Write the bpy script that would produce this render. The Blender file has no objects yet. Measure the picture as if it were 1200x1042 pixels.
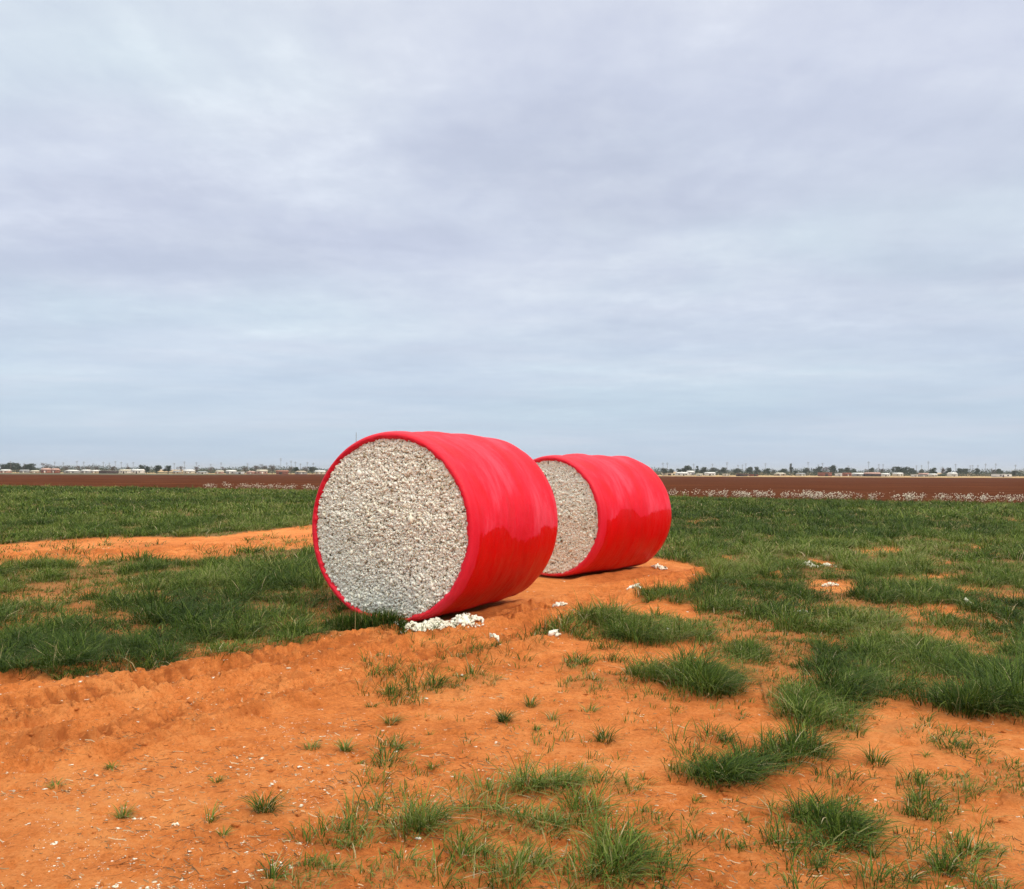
import bpy, math, random
import numpy as np
from mathutils import Vector, Matrix
C = bpy.context; S = C.scene; COL = S.collection
R = math.radians
rng = np.random.default_rng(7); random.seed(7)

# ------------------------------------------------------------------ camera
W0, H0 = 1200.0, 1042.0
F = 1000.0; CAMH = 1.75
PITCH = math.atan((551.5 - 521.0) / F); ROLL = math.atan(0.004)
fw = Vector((0, math.cos(PITCH), math.sin(PITCH)))
rt = Vector((1, 0, 0)); up = rt.cross(fw)
rt2 = rt * math.cos(ROLL) + up * math.sin(ROLL); up2 = up * math.cos(ROLL) - rt * math.sin(ROLL)
cam = bpy.data.cameras.new('camera'); cam.sensor_width = 36; cam.lens = 36 * F / W0
cam.clip_start = 0.05; cam.clip_end = 20000
co = bpy.data.objects.new('camera', cam); COL.objects.link(co); S.camera = co
M = Matrix((rt2, up2, -fw)).transposed().to_4x4(); M.translation = Vector((0, 0, CAMH)); co.matrix_world = M

def terr(y):
    return -1.3 * np.clip((np.asarray(y, float) - 100) / 400.0, 0, 1)
def ray(u, v):
    return fw * F + rt2 * (u - 600) + up2 * (521 - v)
def at(u, v):
    d = ray(u, v); k = CAMH / -d.z
    return d.x * k, d.y * k
def far(u, Y):
    d = ray(u, 552); return d.x / d.y * Y, Y
def proj(x, y, z=0.0):
    x = np.asarray(x, float); y = np.asarray(y, float); z = np.asarray(z, float) - CAMH
    a = x * rt2.x + y * rt2.y + z * rt2.z; b = x * up2.x + y * up2.y + z * up2.z
    c = x * fw.x + y * fw.y + z * fw.z; c = np.maximum(c, 0.05)
    return 600 + F * a / c, 521 - F * b / c

# ------------------------------------------------------------------ node helpers
def new_nt(m):
    m.use_nodes = True; nt = m.node_tree; nt.nodes.clear(); return nt
class N:
    def __init__(s, nt): s.nt = nt
    def n(s, t, **kw):
        o = s.nt.nodes.new(t)
        for k, v in kw.items():
            if k.startswith('i_'):
                key = k[2:]; key = int(key) if key.isdigit() else key.replace('_', ' ')
                s.put(o.inputs[key], v)
            else: setattr(o, k, v)
        return o
    def put(s, inp, v):
        if isinstance(v, bpy.types.NodeSocket): s.nt.links.new(v, inp)
        else: inp.default_value = v
    def math(s, op, a, b=0.0, c=None, clamp=False):
        o = s.n('ShaderNodeMath', operation=op, use_clamp=clamp); s.put(o.inputs[0], a); s.put(o.inputs[1], b)
        if c is not None: s.put(o.inputs[2], c)
        return o.outputs[0]
    def mix(s, f, a, b, mode='MIX'):
        o = s.n('ShaderNodeMix', data_type='RGBA', blend_type=mode)
        s.put(o.inputs[0], f); s.put(o.inputs[6], c4(a)); s.put(o.inputs[7], c4(b)); return o.outputs[2]
    def ramp(s, f, pts, interp='LINEAR'):
        o = s.n('ShaderNodeValToRGB'); cr = o.color_ramp; cr.interpolation = interp
        while len(cr.elements) < len(pts): cr.elements.new(0.5)
        for e, (p, c) in zip(cr.elements, pts):
            e.position = p; e.color = c4(c) if not isinstance(c, (int, float)) else (c, c, c, 1)
        s.put(o.inputs[0], f); return o.outputs[0]
    def noise(s, vec, scale, detail=4, rough=0.5, dist=0.0, dim='3D'):
        o = s.n('ShaderNodeTexNoise', noise_dimensions=dim)
        if vec is not None: s.put(o.inputs['Vector'], vec)
        s.put(o.inputs['Scale'], scale); s.put(o.inputs['Detail'], detail)
        s.put(o.inputs['Roughness'], rough); s.put(o.inputs['Distortion'], dist); return o.outputs[0]
    def maprange(s, v, a, b, c, d, smooth=False):
        o = s.n('ShaderNodeMapRange'); o.interpolation_type = 'SMOOTHSTEP' if smooth else 'LINEAR'
        for i, q in enumerate((v, a, b, c, d)): s.put(o.inputs[i], q)
        return o.outputs[0]
    def mapping(s, vec, scale=(1, 1, 1), rot=(0, 0, 0), loc=(0, 0, 0)):
        o = s.n('ShaderNodeMapping'); s.put(o.inputs[0], vec); o.inputs[1].default_value = loc
        o.inputs[2].default_value = rot; o.inputs[3].default_value = scale; return o.outputs[0]
    def bump(s, h, strength=0.3, dist=0.02, normal=None):
        o = s.n('ShaderNodeBump'); s.put(o.inputs['Height'], h); o.inputs['Strength'].default_value = strength
        o.inputs['Distance'].default_value = dist
        if normal is not None: s.put(o.inputs['Normal'], normal)
        return o.outputs[0]
    def attr(s, name): return s.n('ShaderNodeAttribute', attribute_name=name)
def c4(c):
    if isinstance(c, bpy.types.NodeSocket) or isinstance(c, (int, float)): return c
    return (c[0], c[1], c[2], 1.0)
def mat(name):
    m = bpy.data.materials.new(name); nt = new_nt(m); n = N(nt)
    out = n.n('ShaderNodeOutputMaterial'); b = n.n('ShaderNodeBsdfPrincipled')
    nt.links.new(b.outputs[0], out.inputs[0]); return m, n, b
def simple(name, col, rough=0.8, var=0.2, scale=3.0):
    m, n, b = mat(name)
    t = n.n('ShaderNodeTexCoord').outputs['Object']
    f = n.noise(t, scale, 4)
    d = tuple(q * (1 - var) for q in col); l = tuple(min(1, q * (1 + var)) for q in col)
    n.put(b.inputs['Base Color'], n.mix(f, d, l)); b.inputs['Roughness'].default_value = rough
    return m

# ------------------------------------------------------------------ world, sun, exposure
SUN_EL, SUN_AZ = 46.0, 128.0      # azimuth measured from +Y towards +X; soft sun behind the cloud, behind and right of the camera
w = bpy.data.worlds.new('World'); S.world = w; w.use_nodes = True
wn = N(w.node_tree); w.node_tree.nodes.clear()
bg = wn.n('ShaderNodeBackground'); wo = wn.n('ShaderNodeOutputWorld'); w.node_tree.links.new(bg.outputs[0], wo.inputs[0])
sky = wn.n('ShaderNodeTexSky', sky_type='NISHITA', sun_disc=False, sun_elevation=R(SUN_EL), sun_rotation=R(SUN_AZ))
sky.air_density = 1.2; sky.dust_density = 2.0
tc = wn.n('ShaderNodeTexCoord').outputs['Generated']
sp = wn.n('ShaderNodeSeparateXYZ'); wn.put(sp.inputs[0], tc)
z = wn.math('MAXIMUM', sp.outputs[2], 0.0)
den = wn.math('ADD', z, 0.10)
cx = wn.n('ShaderNodeCombineXYZ'); wn.put(cx.inputs[0], wn.math('DIVIDE', sp.outputs[0], den)); wn.put(cx.inputs[1], wn.math('DIVIDE', sp.outputs[1], den))
P = cx.outputs[0]
pm = wn.mapping(P, scale=(0.75, 1.0, 1), rot=(0, 0, R(-16)))
n1 = wn.noise(pm, 0.75, 6, 0.52, 0.15)
n2 = wn.noise(wn.mapping(P, scale=(0.6, 1.1, 1), rot=(0, 0, R(-28)), loc=(4, 2, 0)), 2.4, 7, 0.58, 0.15)
n3 = wn.noise(wn.mapping(P, scale=(1, 1, 1), loc=(1, 7, 0)), 0.45, 3, 0.5)
n5 = wn.noise(wn.mapping(P, scale=(.8, 1.2, 1), loc=(12, 5, 0)), 0.8, 4, 0.5, 0.2)
n4 = wn.noise(wn.mapping(P, scale=(1.2, 0.8, 1), rot=(0, 0, R(20)), loc=(9, 3, 0)), 6.5, 6, 0.62, 0.2)
cl = wn.math('ADD', wn.math('MULTIPLY', n1, 0.46), wn.math('ADD', wn.math('MULTIPLY', n2, 0.34), wn.math('MULTIPLY', n4, 0.20)))
shade = wn.ramp(cl, [(0.35, (5.0, 5.4, 6.5)), (0.46, (5.5, 5.9, 6.95)), (0.54, (6.1, 6.5, 7.4)), (0.65, (7.4, 7.8, 8.5))])
tint = wn.ramp(n3, [(0.38, (0.985, 0.975, 1.0)), (0.5, (1, 1, 1)), (0.62, (0.97, 1.03, 1.0))])
shade = wn.mix(1.0, shade, wn.ramp(n5, [(0.38, (0.90, 0.90, 0.92)), (0.5, (1, 1, 1)), (0.62, (1.09, 1.08, 1.05))]), 'MULTIPLY')
shade = wn.mix(1.0, shade, tint, 'MULTIPLY')
# low sky: bluer and smoother, streaked
hz = wn.maprange(z, 0.0, 0.26, 1.0, 0.0, True)
streak = wn.noise(wn.mapping(tc, scale=(2.2, 2.2, 26), rot=(0, R(2.5), 0)), 1.6, 5, 0.55, 0.3)
low = wn.ramp(streak, [(0.34, (3.9, 5.2, 6.9)), (0.5, (4.7, 5.8, 7.3)), (0.66, (5.8, 6.4, 7.7))])
hcol = wn.ramp(z, [(0.0, (5.0, 6.5, 8.4)), (0.05, (4.4, 6.0, 7.8)), (0.16, (4.6, 5.7, 7.3))])
low = wn.mix(1.0, wn.mix(0.45, low, hcol), (.95, .95, .95), 'MULTIPLY')
col = wn.mix(wn.math('MULTIPLY', hz, 0.85), shade, low)
# thin blue let through by the cloud sheet, and a brighter sheet overhead as under any overcast
col = wn.mix(0.10, col, wn.mix(1.0, sky.outputs[0], (2, 2, 2), 'MULTIPLY'))
gain = wn.maprange(z, 0.46, 0.85, 1.0, 2.6, True)
col = wn.mix(wn.maprange(z, 0.45, 0.75, 0.0, 1.0, True), col, wn.mix(1.0, col, (1.12, 1.03, 0.80), 'MULTIPLY'))
sc = wn.n('ShaderNodeVectorMath', operation='SCALE'); wn.put(sc.inputs[0], col); wn.put(sc.inputs[3], gain)
wn.put(bg.inputs[0], sc.outputs[0]); bg.inputs[1].default_value = 0.1
sun = bpy.data.lights.new('sun', 'SUN'); sun.energy = 1.5; sun.angle = R(10); sun.color = (1.0, 0.92, 0.80)
so = bpy.data.objects.new('sun', sun); COL.objects.link(so)
sd = Vector((math.sin(R(SUN_AZ)) * math.cos(R(SUN_EL)), math.cos(R(SUN_AZ)) * math.cos(R(SUN_EL)), math.sin(R(SUN_EL))))
so.rotation_euler = sd.to_track_quat('Z', 'Y').to_euler()
S.view_settings.view_transform = 'Standard'; S.view_settings.look = 'None'
S.view_settings.exposure = 0.18; S.view_settings.gamma = 1.0
S.render.engine = 'CYCLES'

# ------------------------------------------------------------------ noise and mesh helpers
def _h(ix, iy, seed):
    n = (ix.astype(np.int64) * 374761393 + iy.astype(np.int64) * 668265263 + seed * 974711) & 0xffffffff
    n = ((n ^ (n >> 13)) * 1274126177) & 0xffffffff
    return ((n ^ (n >> 16)) & 0xffff) / 65535.0
def vn(x, y, seed=0):
    x0 = np.floor(x); y0 = np.floor(y); fx = x - x0; fy = y - y0
    fx = fx * fx * (3 - 2 * fx); fy = fy * fy * (3 - 2 * fy)
    a = _h(x0, y0, seed); b = _h(x0 + 1, y0, seed); c = _h(x0, y0 + 1, seed); d = _h(x0 + 1, y0 + 1, seed)
    return (a * (1 - fx) + b * fx) * (1 - fy) + (c * (1 - fx) + d * fx) * fy
def fbm(x, y, seed=0, o=4, g=0.5):
    s = 0; a = 1; t = 0
    for k in range(o):
        s = s + a * vn(x * 2 ** k + 17.3 * k, y * 2 ** k - 9.1 * k, seed + k); t += a; a *= g
    return s / t
def sstep(a, b, x):
    t = np.clip((x - a) / (b - a), 0, 1); return t * t * (3 - 2 * t)

def npmesh(name, verts, quads=None, tris=None, mats=(), attrs=None, smooth=False, uv=None, qm=None, tm=None):
    me = bpy.data.meshes.new(name); verts = np.asarray(verts, np.float32)
    me.vertices.add(len(verts)); me.vertices.foreach_set('co', verts.ravel())
    q = np.zeros((0, 4), np.int32) if quads is None else np.asarray(quads, np.int32)
    t = np.zeros((0, 3), np.int32) if tris is None else np.asarray(tris, np.int32)
    lo = np.concatenate([q.ravel(), t.ravel()]).astype(np.int32)
    me.loops.add(len(lo)); me.loops.foreach_set('vertex_index', lo)
    st = np.concatenate([np.arange(len(q)) * 4, len(q) * 4 + np.arange(len(t)) * 3]).astype(np.int32)
    me.polygons.add(len(st)); me.polygons.foreach_set('loop_start', st)
    me.polygons.foreach_set('loop_total', np.concatenate([np.full(len(q), 4), np.full(len(t), 3)]).astype(np.int32))
    if qm is not None or tm is not None:
        mi = np.concatenate([np.zeros(len(q)) if qm is None else qm, np.zeros(len(t)) if tm is None else tm]).astype(np.int32)
        me.polygons.foreach_set('material_index', mi)
    if smooth: me.polygons.foreach_set('use_smooth', np.ones(len(st), bool))
    for k, a in (attrs or {}).items():
        at_ = me.attributes.new(k, 'FLOAT', 'POINT'); at_.data.foreach_set('value', np.asarray(a, np.float32))
    if uv is not None:
        l = me.uv_layers.new(name='uv'); l.data.foreach_set('uv', np.asarray(uv, np.float32)[lo].ravel())
    me.update(calc_edges=True)
    for m in mats: me.materials.append(m)
    return me
def link(name, me, parent=None, loc=None):
    o = bpy.data.objects.new(name, me); COL.objects.link(o)
    if parent: o.parent = parent
    if loc is not None: o.location = loc
    return o
def tag(o, label=None, cat=None, group=None, kind=None):
    if label: o['label'] = label
    if cat: o['category'] = cat
    if group: o['group'] = group
    if kind: o['kind'] = kind
    return o
def grid_quads(nr, nc, wrap=False):
    i = np.arange(nr - 1)[:, None]; j = np.arange(nc if wrap else nc - 1)[None, :]; j2 = (j + 1) % nc
    return np.stack([i * nc + j, i * nc + j2, (i + 1) * nc + j2, (i + 1) * nc + j], -1).reshape(-1, 4)
class MB:
    def __init__(s): s.v = []; s.q = []; s.t = []
    def box(s, x0, x1, y0, y1, z0, z1):
        b = len(s.v)
        s.v += [(x0, y0, z0), (x1, y0, z0), (x1, y1, z0), (x0, y1, z0), (x0, y0, z1), (x1, y0, z1), (x1, y1, z1), (x0, y1, z1)]
        s.q += [tuple(b + k for k in f) for f in ((3, 2, 1, 0), (4, 5, 6, 7), (0, 1, 5, 4), (1, 2, 6, 5), (2, 3, 7, 6), (3, 0, 4, 7))]
    def tube(s, pts, rad, n=6):
        b = len(s.v); pts = [Vector(p) for p in pts]
        for i, p in enumerate(pts):
            d = (pts[min(i + 1, len(pts) - 1)] - pts[max(i - 1, 0)]).normalized()
            a = d.orthogonal().normalized() if abs(d.z) < .9 else Vector((1, 0, 0)); a = (a - d * a.dot(d)).normalized(); c = d.cross(a)
            for k in range(n):
                t = 2 * math.pi * k / n; s.v.append(tuple(p + (a * math.cos(t) + c * math.sin(t)) * rad[i]))
        for i in range(len(pts) - 1):
            for k in range(n):
                s.q.append((b + i * n + k, b + i * n + (k + 1) % n, b + (i + 1) * n + (k + 1) % n, b + (i + 1) * n + k))
        e = b + (len(pts) - 1) * n; s.v.append(tuple(pts[-1])); c_ = len(s.v) - 1
        for k in range(n): s.t.append((e + k, e + (k + 1) % n, c_))
    def mesh(s, name, m, **kw): return npmesh(name, s.v, s.q or None, s.t or None, (m,), **kw)

# ------------------------------------------------------------------ grass cover map (positions on the ground plane)
POLY = [
 [(-400, 566), (0, 570), (366, 575), (700, 582), (700, 600), (450, 606), (380, 613), (330, 620), (250, 629), (120, 630), (0, 640), (-400, 660)],
 [(-400, 700), (0, 672), (60, 660), (110, 664), (160, 655), (230, 662), (280, 650), (370, 642), (380, 690), (440, 704), (468, 722), (455, 735), (400, 738), (375, 755), (300, 768), (270, 778), (200, 785), (90, 800), (0, 800), (-400, 850)],
 [(640, 580), (788, 580), (1200, 586), (1700, 592), (1700, 900), (1200, 845), (1110, 832), (1060, 815), (1010, 850), (960, 850), (905, 832), (900, 800), (850, 775), (822, 745), (835, 706), (868, 690), (830, 664), (788, 655), (640, 640)],
]
HOLES = [(130, 775, 26, 7, .9), (185, 703, 26, 7, .8), (20, 730, 14, 5, .8), (115, 697, 12, 5, .7), (45, 785, 22, 6, .8), (360, 718, 20, 5, .8), (90, 660, 20, 4, .6), (300, 660, 30, 4, .5),
 (985, 687, 26, 7, .9), (942, 718, 22, 6, .9), (995, 755, 24, 12, .9), (1040, 646, 30, 5, .8), (1080, 724, 22, 6, .8), (1150, 766, 18, 6, .7), (1130, 690, 26, 5, .8), (1190, 745, 18, 6, .6), (1128, 800, 14, 7, .8), (820, 613, 16, 3, .8),
 (1190, 610, 14, 2.5, .5), (1100, 660, 20, 4, .5), (1060, 800, 22, 7, .9), (975, 840, 8, 12, .6), (900, 730, 14, 6, .6), (1180, 700, 18, 5, .5), (880, 715, 16, 7, .7), (1150, 640, 22, 3, .4)]
ELL = [  # patches big enough to be ground cover: u, v, half width, half height, density
 (740, 738, 92, 16, 1), (672, 782, 18, 8, .8), (700, 803, 42, 14, .8), (760, 792, 34, 10, .7), (832, 803, 42, 22, 1), (762, 822, 26, 8, .6), (528, 808, 24, 13, 1), (565, 799, 26, 9, .9),
 (860, 690, 42, 14, .9), (815, 700, 34, 10, .8), (770, 700, 24, 8, .8), (435, 722, 42, 16, 1), (395, 745, 20, 7, .7), (880, 760, 22, 16, .9),
 (960, 830, 50, 28, 1), (995, 852, 28, 14, 1), (860, 842, 16, 10, .3), (1140, 825, 60, 14, .9), (820, 868, 34, 12, .22),
 (400, 988, 44, 14, .42), (440, 958, 26, 9, .5), (505, 968, 32, 14, .7), (565, 936, 38, 7, .6), (575, 962, 36, 12, .6), (560, 998, 30, 26, .7), (615, 985, 52, 20, .8), (690, 960, 26, 22, .8), (650, 925, 42, 11, .6), (712, 925, 34, 9, .55),
 (735, 1005, 42, 20, .75), (768, 966, 28, 12, .6), (812, 962, 24, 9, .5), (820, 993, 44, 9, .5), (650, 1018, 40, 10, .35), (470, 1030, 40, 18, .6), (375, 1030, 40, 18, .45), (340, 1036, 46, 10, .8), (470, 1026, 48, 20, .9), (392, 1018, 46, 14, .7), (600, 1030, 40, 12, .7), (742, 1030, 60, 12, .7), (1150, 1000, 30, 9, .5), (1010, 1035, 40, 9, .5),
 (808, 902, 26, 11, 1), (853, 914, 44, 13, .75), (893, 898, 38, 11, .9), (940, 882, 48, 13, .95), (978, 916, 26, 10, .8), (985, 958, 60, 18, .9), (1000, 985, 36, 14, .8), (930, 995, 34, 10, .8), (1072, 950, 32, 12, .7), (1112, 922, 56, 17, .95), (1172, 908, 34, 18, .9), (1195, 930, 20, 10, .8),
 (1066, 853, 30, 11, .6), (1130, 868, 40, 14, .7), (885, 1035, 22, 8, .5), (1060, 1035, 20, 8, .3), (850, 1038, 14, 6, .4), (632, 760, 14, 8, .4), (640, 742, 12, 6, .5), (600, 762, 10, 12, .3), (560, 770, 8, 5, .15), (700, 1038, 50, 10, .5), (550, 1036, 30, 8, .5)]
HOLE_E = np.array(HOLES); ELLA = np.array(ELL)
TALL = [(832, 803, 44, 24, .7), (740, 738, 95, 20, .35), (960, 832, 52, 30, .5), (1172, 828, 50, 18, .9), (225, 715, 70, 30, .4), (90, 782, 44, 18, .45), (435, 722, 45, 16, .9), (860, 690, 45, 16, .3), (330, 690, 60, 20, .2), (1130, 880, 40, 10, .2), (620, 975, 40, 14, .25), (280, 770, 24, 10, .4)]
def inpoly(u, v, poly):
    r = np.zeros(u.shape, bool); n = len(poly)
    for i in range(n):
        x1, y1 = poly[i]; x2, y2 = poly[(i + 1) % n]
        c = (y1 > v) != (y2 > v)
        r ^= c & (u < (x2 - x1) * (v - y1) / (y2 - y1 + 1e-9) + x1)
    return r
def edge_y(x): return 61.0 - 0.52 * x
def cover(x, y):
    """0..1 grass cover at ground points"""
    sc_ = np.clip(y / 10, 0.45, 3)
    wx = x + 0.5 * sc_ * (fbm(x / (.6 * sc_), y / (.6 * sc_), 31, 3) - .5); wy = y + 0.9 * sc_ * (fbm(x / (.6 * sc_), y / (.6 * sc_), 57, 3) - .5)
    u, v = proj(wx, wy)
    d = np.zeros(u.shape)
    for p in POLY: d = np.maximum(d, inpoly(u, v, p) * 1.0)
    for (a, b, ra, rb, s_) in HOLES:
        q = ((u - a) / ra) ** 2 + ((v - b) / rb) ** 2; d = d * (1 - s_ * sstep(1.5, .6, q))
    # bare gaps inside the cover
    g = fbm(x / .55, y / 1.1, 77, 3)
    d = d * np.where(y < 22, sstep(.25, .38, g + .07 * (d > .95)), 1)
    g2 = .25 + .75 * sstep(.28, .40, fbm(x / .16, y / .22, 177, 3)); u, v = proj(.5 * x + .5 * wx, .5 * y + .5 * wy)
    for (a, b, ra, rb, s_) in ELL:
        q = ((u - a) / ra) ** 2 + ((v - b) / rb) ** 2; d = np.maximum(d, min(1, s_ * (1.5 if b > 840 else 1)) * sstep(1.35, .35, q) * (g2 if b > 770 else 1))
    d = np.maximum(d, .06 * (u > 430) * (v > 745) * sstep(.45, .6, fbm(x / .5, y / .7, 179, 2)) * (u < 1300))
    d = np.maximum(d, .10 * (v > 618) * (v < 668) * (u < 372) * sstep(.5, .62, fbm(x / .7, y / 1.5, 180, 2)))
    d = d * (y < edge_y(x))
    
    return d

# ------------------------------------------------------------------ bale placement (needed by the ground relief)
B1 = dict(c=(-1.425, 9.76), phi=R(28.5), R=1.118, L=2.32)
B2 = dict(c=(0.60, 14.05), phi=R(39.5), R=1.02, L=2.42)
for b_ in (B1, B2): b_['a'] = (math.sin(b_['phi']), math.cos(b_['phi'])); b_['t'] = (math.cos(b_['phi']), -math.sin(b_['phi']))
def blocal(b, x, y):
    dx = x - b['c'][0]; dy = y - b['c'][1]; return dx * b['a'][0] + dy * b['a'][1], dx * b['t'][0] + dy * b['t'][1]

# ------------------------------------------------------------------ ground relief
TR = [  # tyre ruts: polyline, half width, depth
 ([at(-500, 930), at(0, 845), at(220, 800), at(450, 752), at(600, 722)], .26, 1.0),
 ([at(-500, 860), at(0, 806), at(150, 790), at(330, 765), at(480, 742)], .22, .6),
 ([at(-200, 905), at(150, 862), at(330, 815), at(460, 788), at(560, 765)], .24, .85),
 ([at(-300, 668), at(0, 655), at(200, 646), at(370, 634)], .55, .8),
 ([at(600, 745), at(700, 715), at(800, 690), at(900, 668)], .35, .6),
 ([at(640, 720), at(730, 690), at(830, 672)], .3, .5)]
def height(x, y):
    n = np.zeros(x.shape)
    nearf = sstep(45, 14, y)
    n += .05 * (fbm(x / 1.3, y / 1.3, 3, 3) - .5) * nearf
    n += .020 * (fbm(x / .22, y / .22, 5, 4) - .5) * nearf
    soft = sstep(8.0, 5.0, y) * .5
    n += .030 * (fbm(x / .10, y / .13, 9, 3, .65) - .5) * sstep(16, 8, y) * (1 - soft)
    pit = fbm(x / .16, y / .11, 19, 3, .6); n -= .018 * sstep(.60, .72, pit) * nearf
    churn = np.zeros(x.shape); lug_shade = np.zeros(x.shape)
    for pts, hw, dep in TR:
        s0 = 0
        best = np.full(x.shape, 9.0); bs = np.zeros(x.shape); bl = np.zeros(x.shape)
        for (x1, y1), (x2, y2) in zip(pts[:-1], pts[1:]):
            L = math.hypot(x2 - x1, y2 - y1); ax, ay = (x2 - x1) / L, (y2 - y1) / L
            s = np.clip((x - x1) * ax + (y - y1) * ay, 0, L)
            dx = x - x1 - s * ax; dy = y - y1 - s * ay; d = np.hypot(dx, dy)
            m = d < best; best = np.where(m, d, best); bs = np.where(m, s + s0, bs); bl = np.where(m, dx * -ay + dy * ax, bl); s0 += L
        wob = .16 * (fbm(bs / 1.1, bs * 0 + hw * 9, 91, 2) - .5); q = np.abs(bl + wob) / hw; q = np.where(best < hw * 3, q, 3)
        rut = -.045 * sstep(1.0, .55, q) + .055 * np.exp(-((q - 1.15) / .28) ** 2)
        broken = .45 + .9 * fbm(x / .25, y / .25, 41, 3)
        lug = np.sin(2 * math.pi * (bs / .15 + np.abs(bl) / hw * .7 + 1.2 * fbm(x / .3, y / .3, 46, 2))); lug = np.tanh(2.5 * lug) * .013 * sstep(1.05, .8, q) * sstep(.35, .6, fbm(x / .8, y / .8, 44, 2))
        n += dep * (1.25 * rut * broken + 1.3 * lug); churn = np.maximum(churn, dep * sstep(2.2, .8, q)); lug_shade = np.maximum(lug_shade, dep * sstep(.002, -.008, lug) * .7 * (q < 1.05))
    # clods and slumped edges thrown up by the wheels
    r1 = 1 - np.abs(2 * fbm(x / .20, y / .14, 61, 4, .55) - 1) * 2.2
    r2 = 1 - np.abs(2 * fbm(x / .075, y / .09, 65, 3, .6) - 1) * 2.2
    sa = x * .59 + y * .81; la = x * .81 - y * .59; r3 = 1 - np.abs(2 * fbm(sa / .55, la / .12, 68, 3, .6) - 1) * 2.2
    n += churn * .045 * (r3 - .3) * sstep(30, 14, y)
    n += churn * (.050 * (r1 - .3) + .034 * (r2 - .3))
    # wind ripples / scuffs
    n += .006 * np.sin((y * 1.0 + .35 * x) / .16 * 2 * math.pi + 7 * fbm(x / .5, y / .5, 71, 2)) * sstep(.45, .6, fbm(x / .9, y / .7, 72, 2)) * sstep(12, 6, y)
    for b in (B1, B2):
        s, t = blocal(b, x, y)
        q = np.maximum(np.abs(s - b['L'] / 2) / (b['L'] / 2 + .05), np.abs(t) / .75); m = sstep(1.25, .9, q)
        berm = .045 * np.exp(-((np.abs(t) - .60) / .12) ** 2) * (.4 + 1.2 * fbm(x / .18, y / .18, 95, 3)) * sstep(-.1, .1, s) * sstep(b['L'] + .1, b['L'] - .1, s)
        n = n * (1 - m) + m * (-.012 + .012 * np.clip(np.abs(t) / .6, 0, 1)) + berm
    return np.clip(n, -.09, .11), np.clip(.62 * churn + .55 * lug_shade, 0, 1)  # lug groove term only darkens the colour, standing in for relief shade
def gz(x, y):
    x = np.atleast_1d(np.asarray(x, float)); y = np.atleast_1d(np.asarray(y, float)); return height(x, y)[0]

# sand material
def sand_material():
    m, n, b = mat('orange_sand')
    t = n.n('ShaderNodeTexCoord').outputs['Object']
    big = n.noise(t, 0.55, 4, .5); mid = n.noise(t, 4.0, 5, .6); fine = n.noise(t, 34.0, 7, .82); gr = n.noise(t, 260, 2, .6)
    v = n.math('ADD', n.math('MULTIPLY', big, .30), n.math('ADD', n.math('MULTIPLY', mid, .30), n.math('MULTIPLY', fine, .4)))
    c = n.ramp(v, [(.42, (.50, .140, .030)), (.5, (.69, .216, .053)), (.58, (.79, .30, .090))])
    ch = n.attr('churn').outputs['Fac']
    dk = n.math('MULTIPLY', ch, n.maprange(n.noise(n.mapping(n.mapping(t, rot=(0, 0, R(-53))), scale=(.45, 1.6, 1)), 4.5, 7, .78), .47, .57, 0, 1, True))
    c = n.mix(n.math('MULTIPLY', dk, .8), c, (.33, .085, .020)); c = n.mix(n.maprange(ch, .62, 1.0, 0, .6), c, (.36, .095, .022))  # damp turned soil, plus relief shade of ruts and grooves painted in
    crm = n.noise(n.mapping(t, scale=(1, 1.5, 1)), 26, 6, .78, .5); c = n.mix(n.math('MULTIPLY', n.maprange(crm, .56, .62, 0, 1, True), n.math('ADD', .38, n.math('MULTIPLY', ch, .4))), c, (.27, .072, .016))  # dark flecks paint the small shadows between sand crumbs
    sp_ = n.maprange(n.noise(t, 90, 2, .5), .64, .68, 0, 1)
    c = n.mix(n.math('MULTIPLY', sp_, .45), c, (.16, .05, .02))
    # thatch and dull soil under the grass cover
    cv = n.attr('cover').outputs['Fac']
    sy = n.n('ShaderNodeSeparateXYZ'); n.put(sy.inputs[0], t); yy_ = sy.outputs[1]
    th = n.mix(n.maprange(yy_, 8, 22, 0, .75), n.ramp(n.noise(t, 30, 4, .7), [(.35, (.12, .055, .02)), (.55, (.24, .13, .05)), (.7, (.36, .25, .12))]), (.075, .095, .03))
    c = n.mix(n.math('MULTIPLY', cv, n.maprange(yy_, 6, 16, .22, .85)), c, th)
    n.put(b.inputs['Base Color'], c); b.inputs['Roughness'].default_value = .95; b.inputs['Specular IOR Level'].default_value = .15
    nb = n.bump(n.math('ADD', n.math('MULTIPLY', fine, .7), n.math('MULTIPLY', gr, .3)), .95, .03)
    n.put(b.inputs['Normal'], nb); return m
SAND = sand_material()
NR, NC = 760, 1500
inv = np.linspace(1 / 2.2, 1 / 112.0, NR); sl = np.linspace(-1.0, 1.0, NC)
Y = (1 / inv)[:, None] * np.ones(NC)[None, :]; X = Y * sl[None, :]
xf, yf = X.ravel(), Y.ravel()
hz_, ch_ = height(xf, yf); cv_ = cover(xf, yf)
hz_ = hz_ + .02 * cv_ * (yf < 30) - .012 * sstep(25, 45, yf)
ed = np.zeros((NR, NC), bool); ed[0] = ed[-1] = True; ed[:, 0] = ed[:, -1] = True
hz_ = np.where(ed.ravel(), -.12, hz_)
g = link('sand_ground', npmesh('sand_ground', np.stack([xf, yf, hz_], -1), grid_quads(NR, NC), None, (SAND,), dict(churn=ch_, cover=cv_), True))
tag(g, 'bare orange sand with churned wheel ruts', kind='structure')
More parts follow.
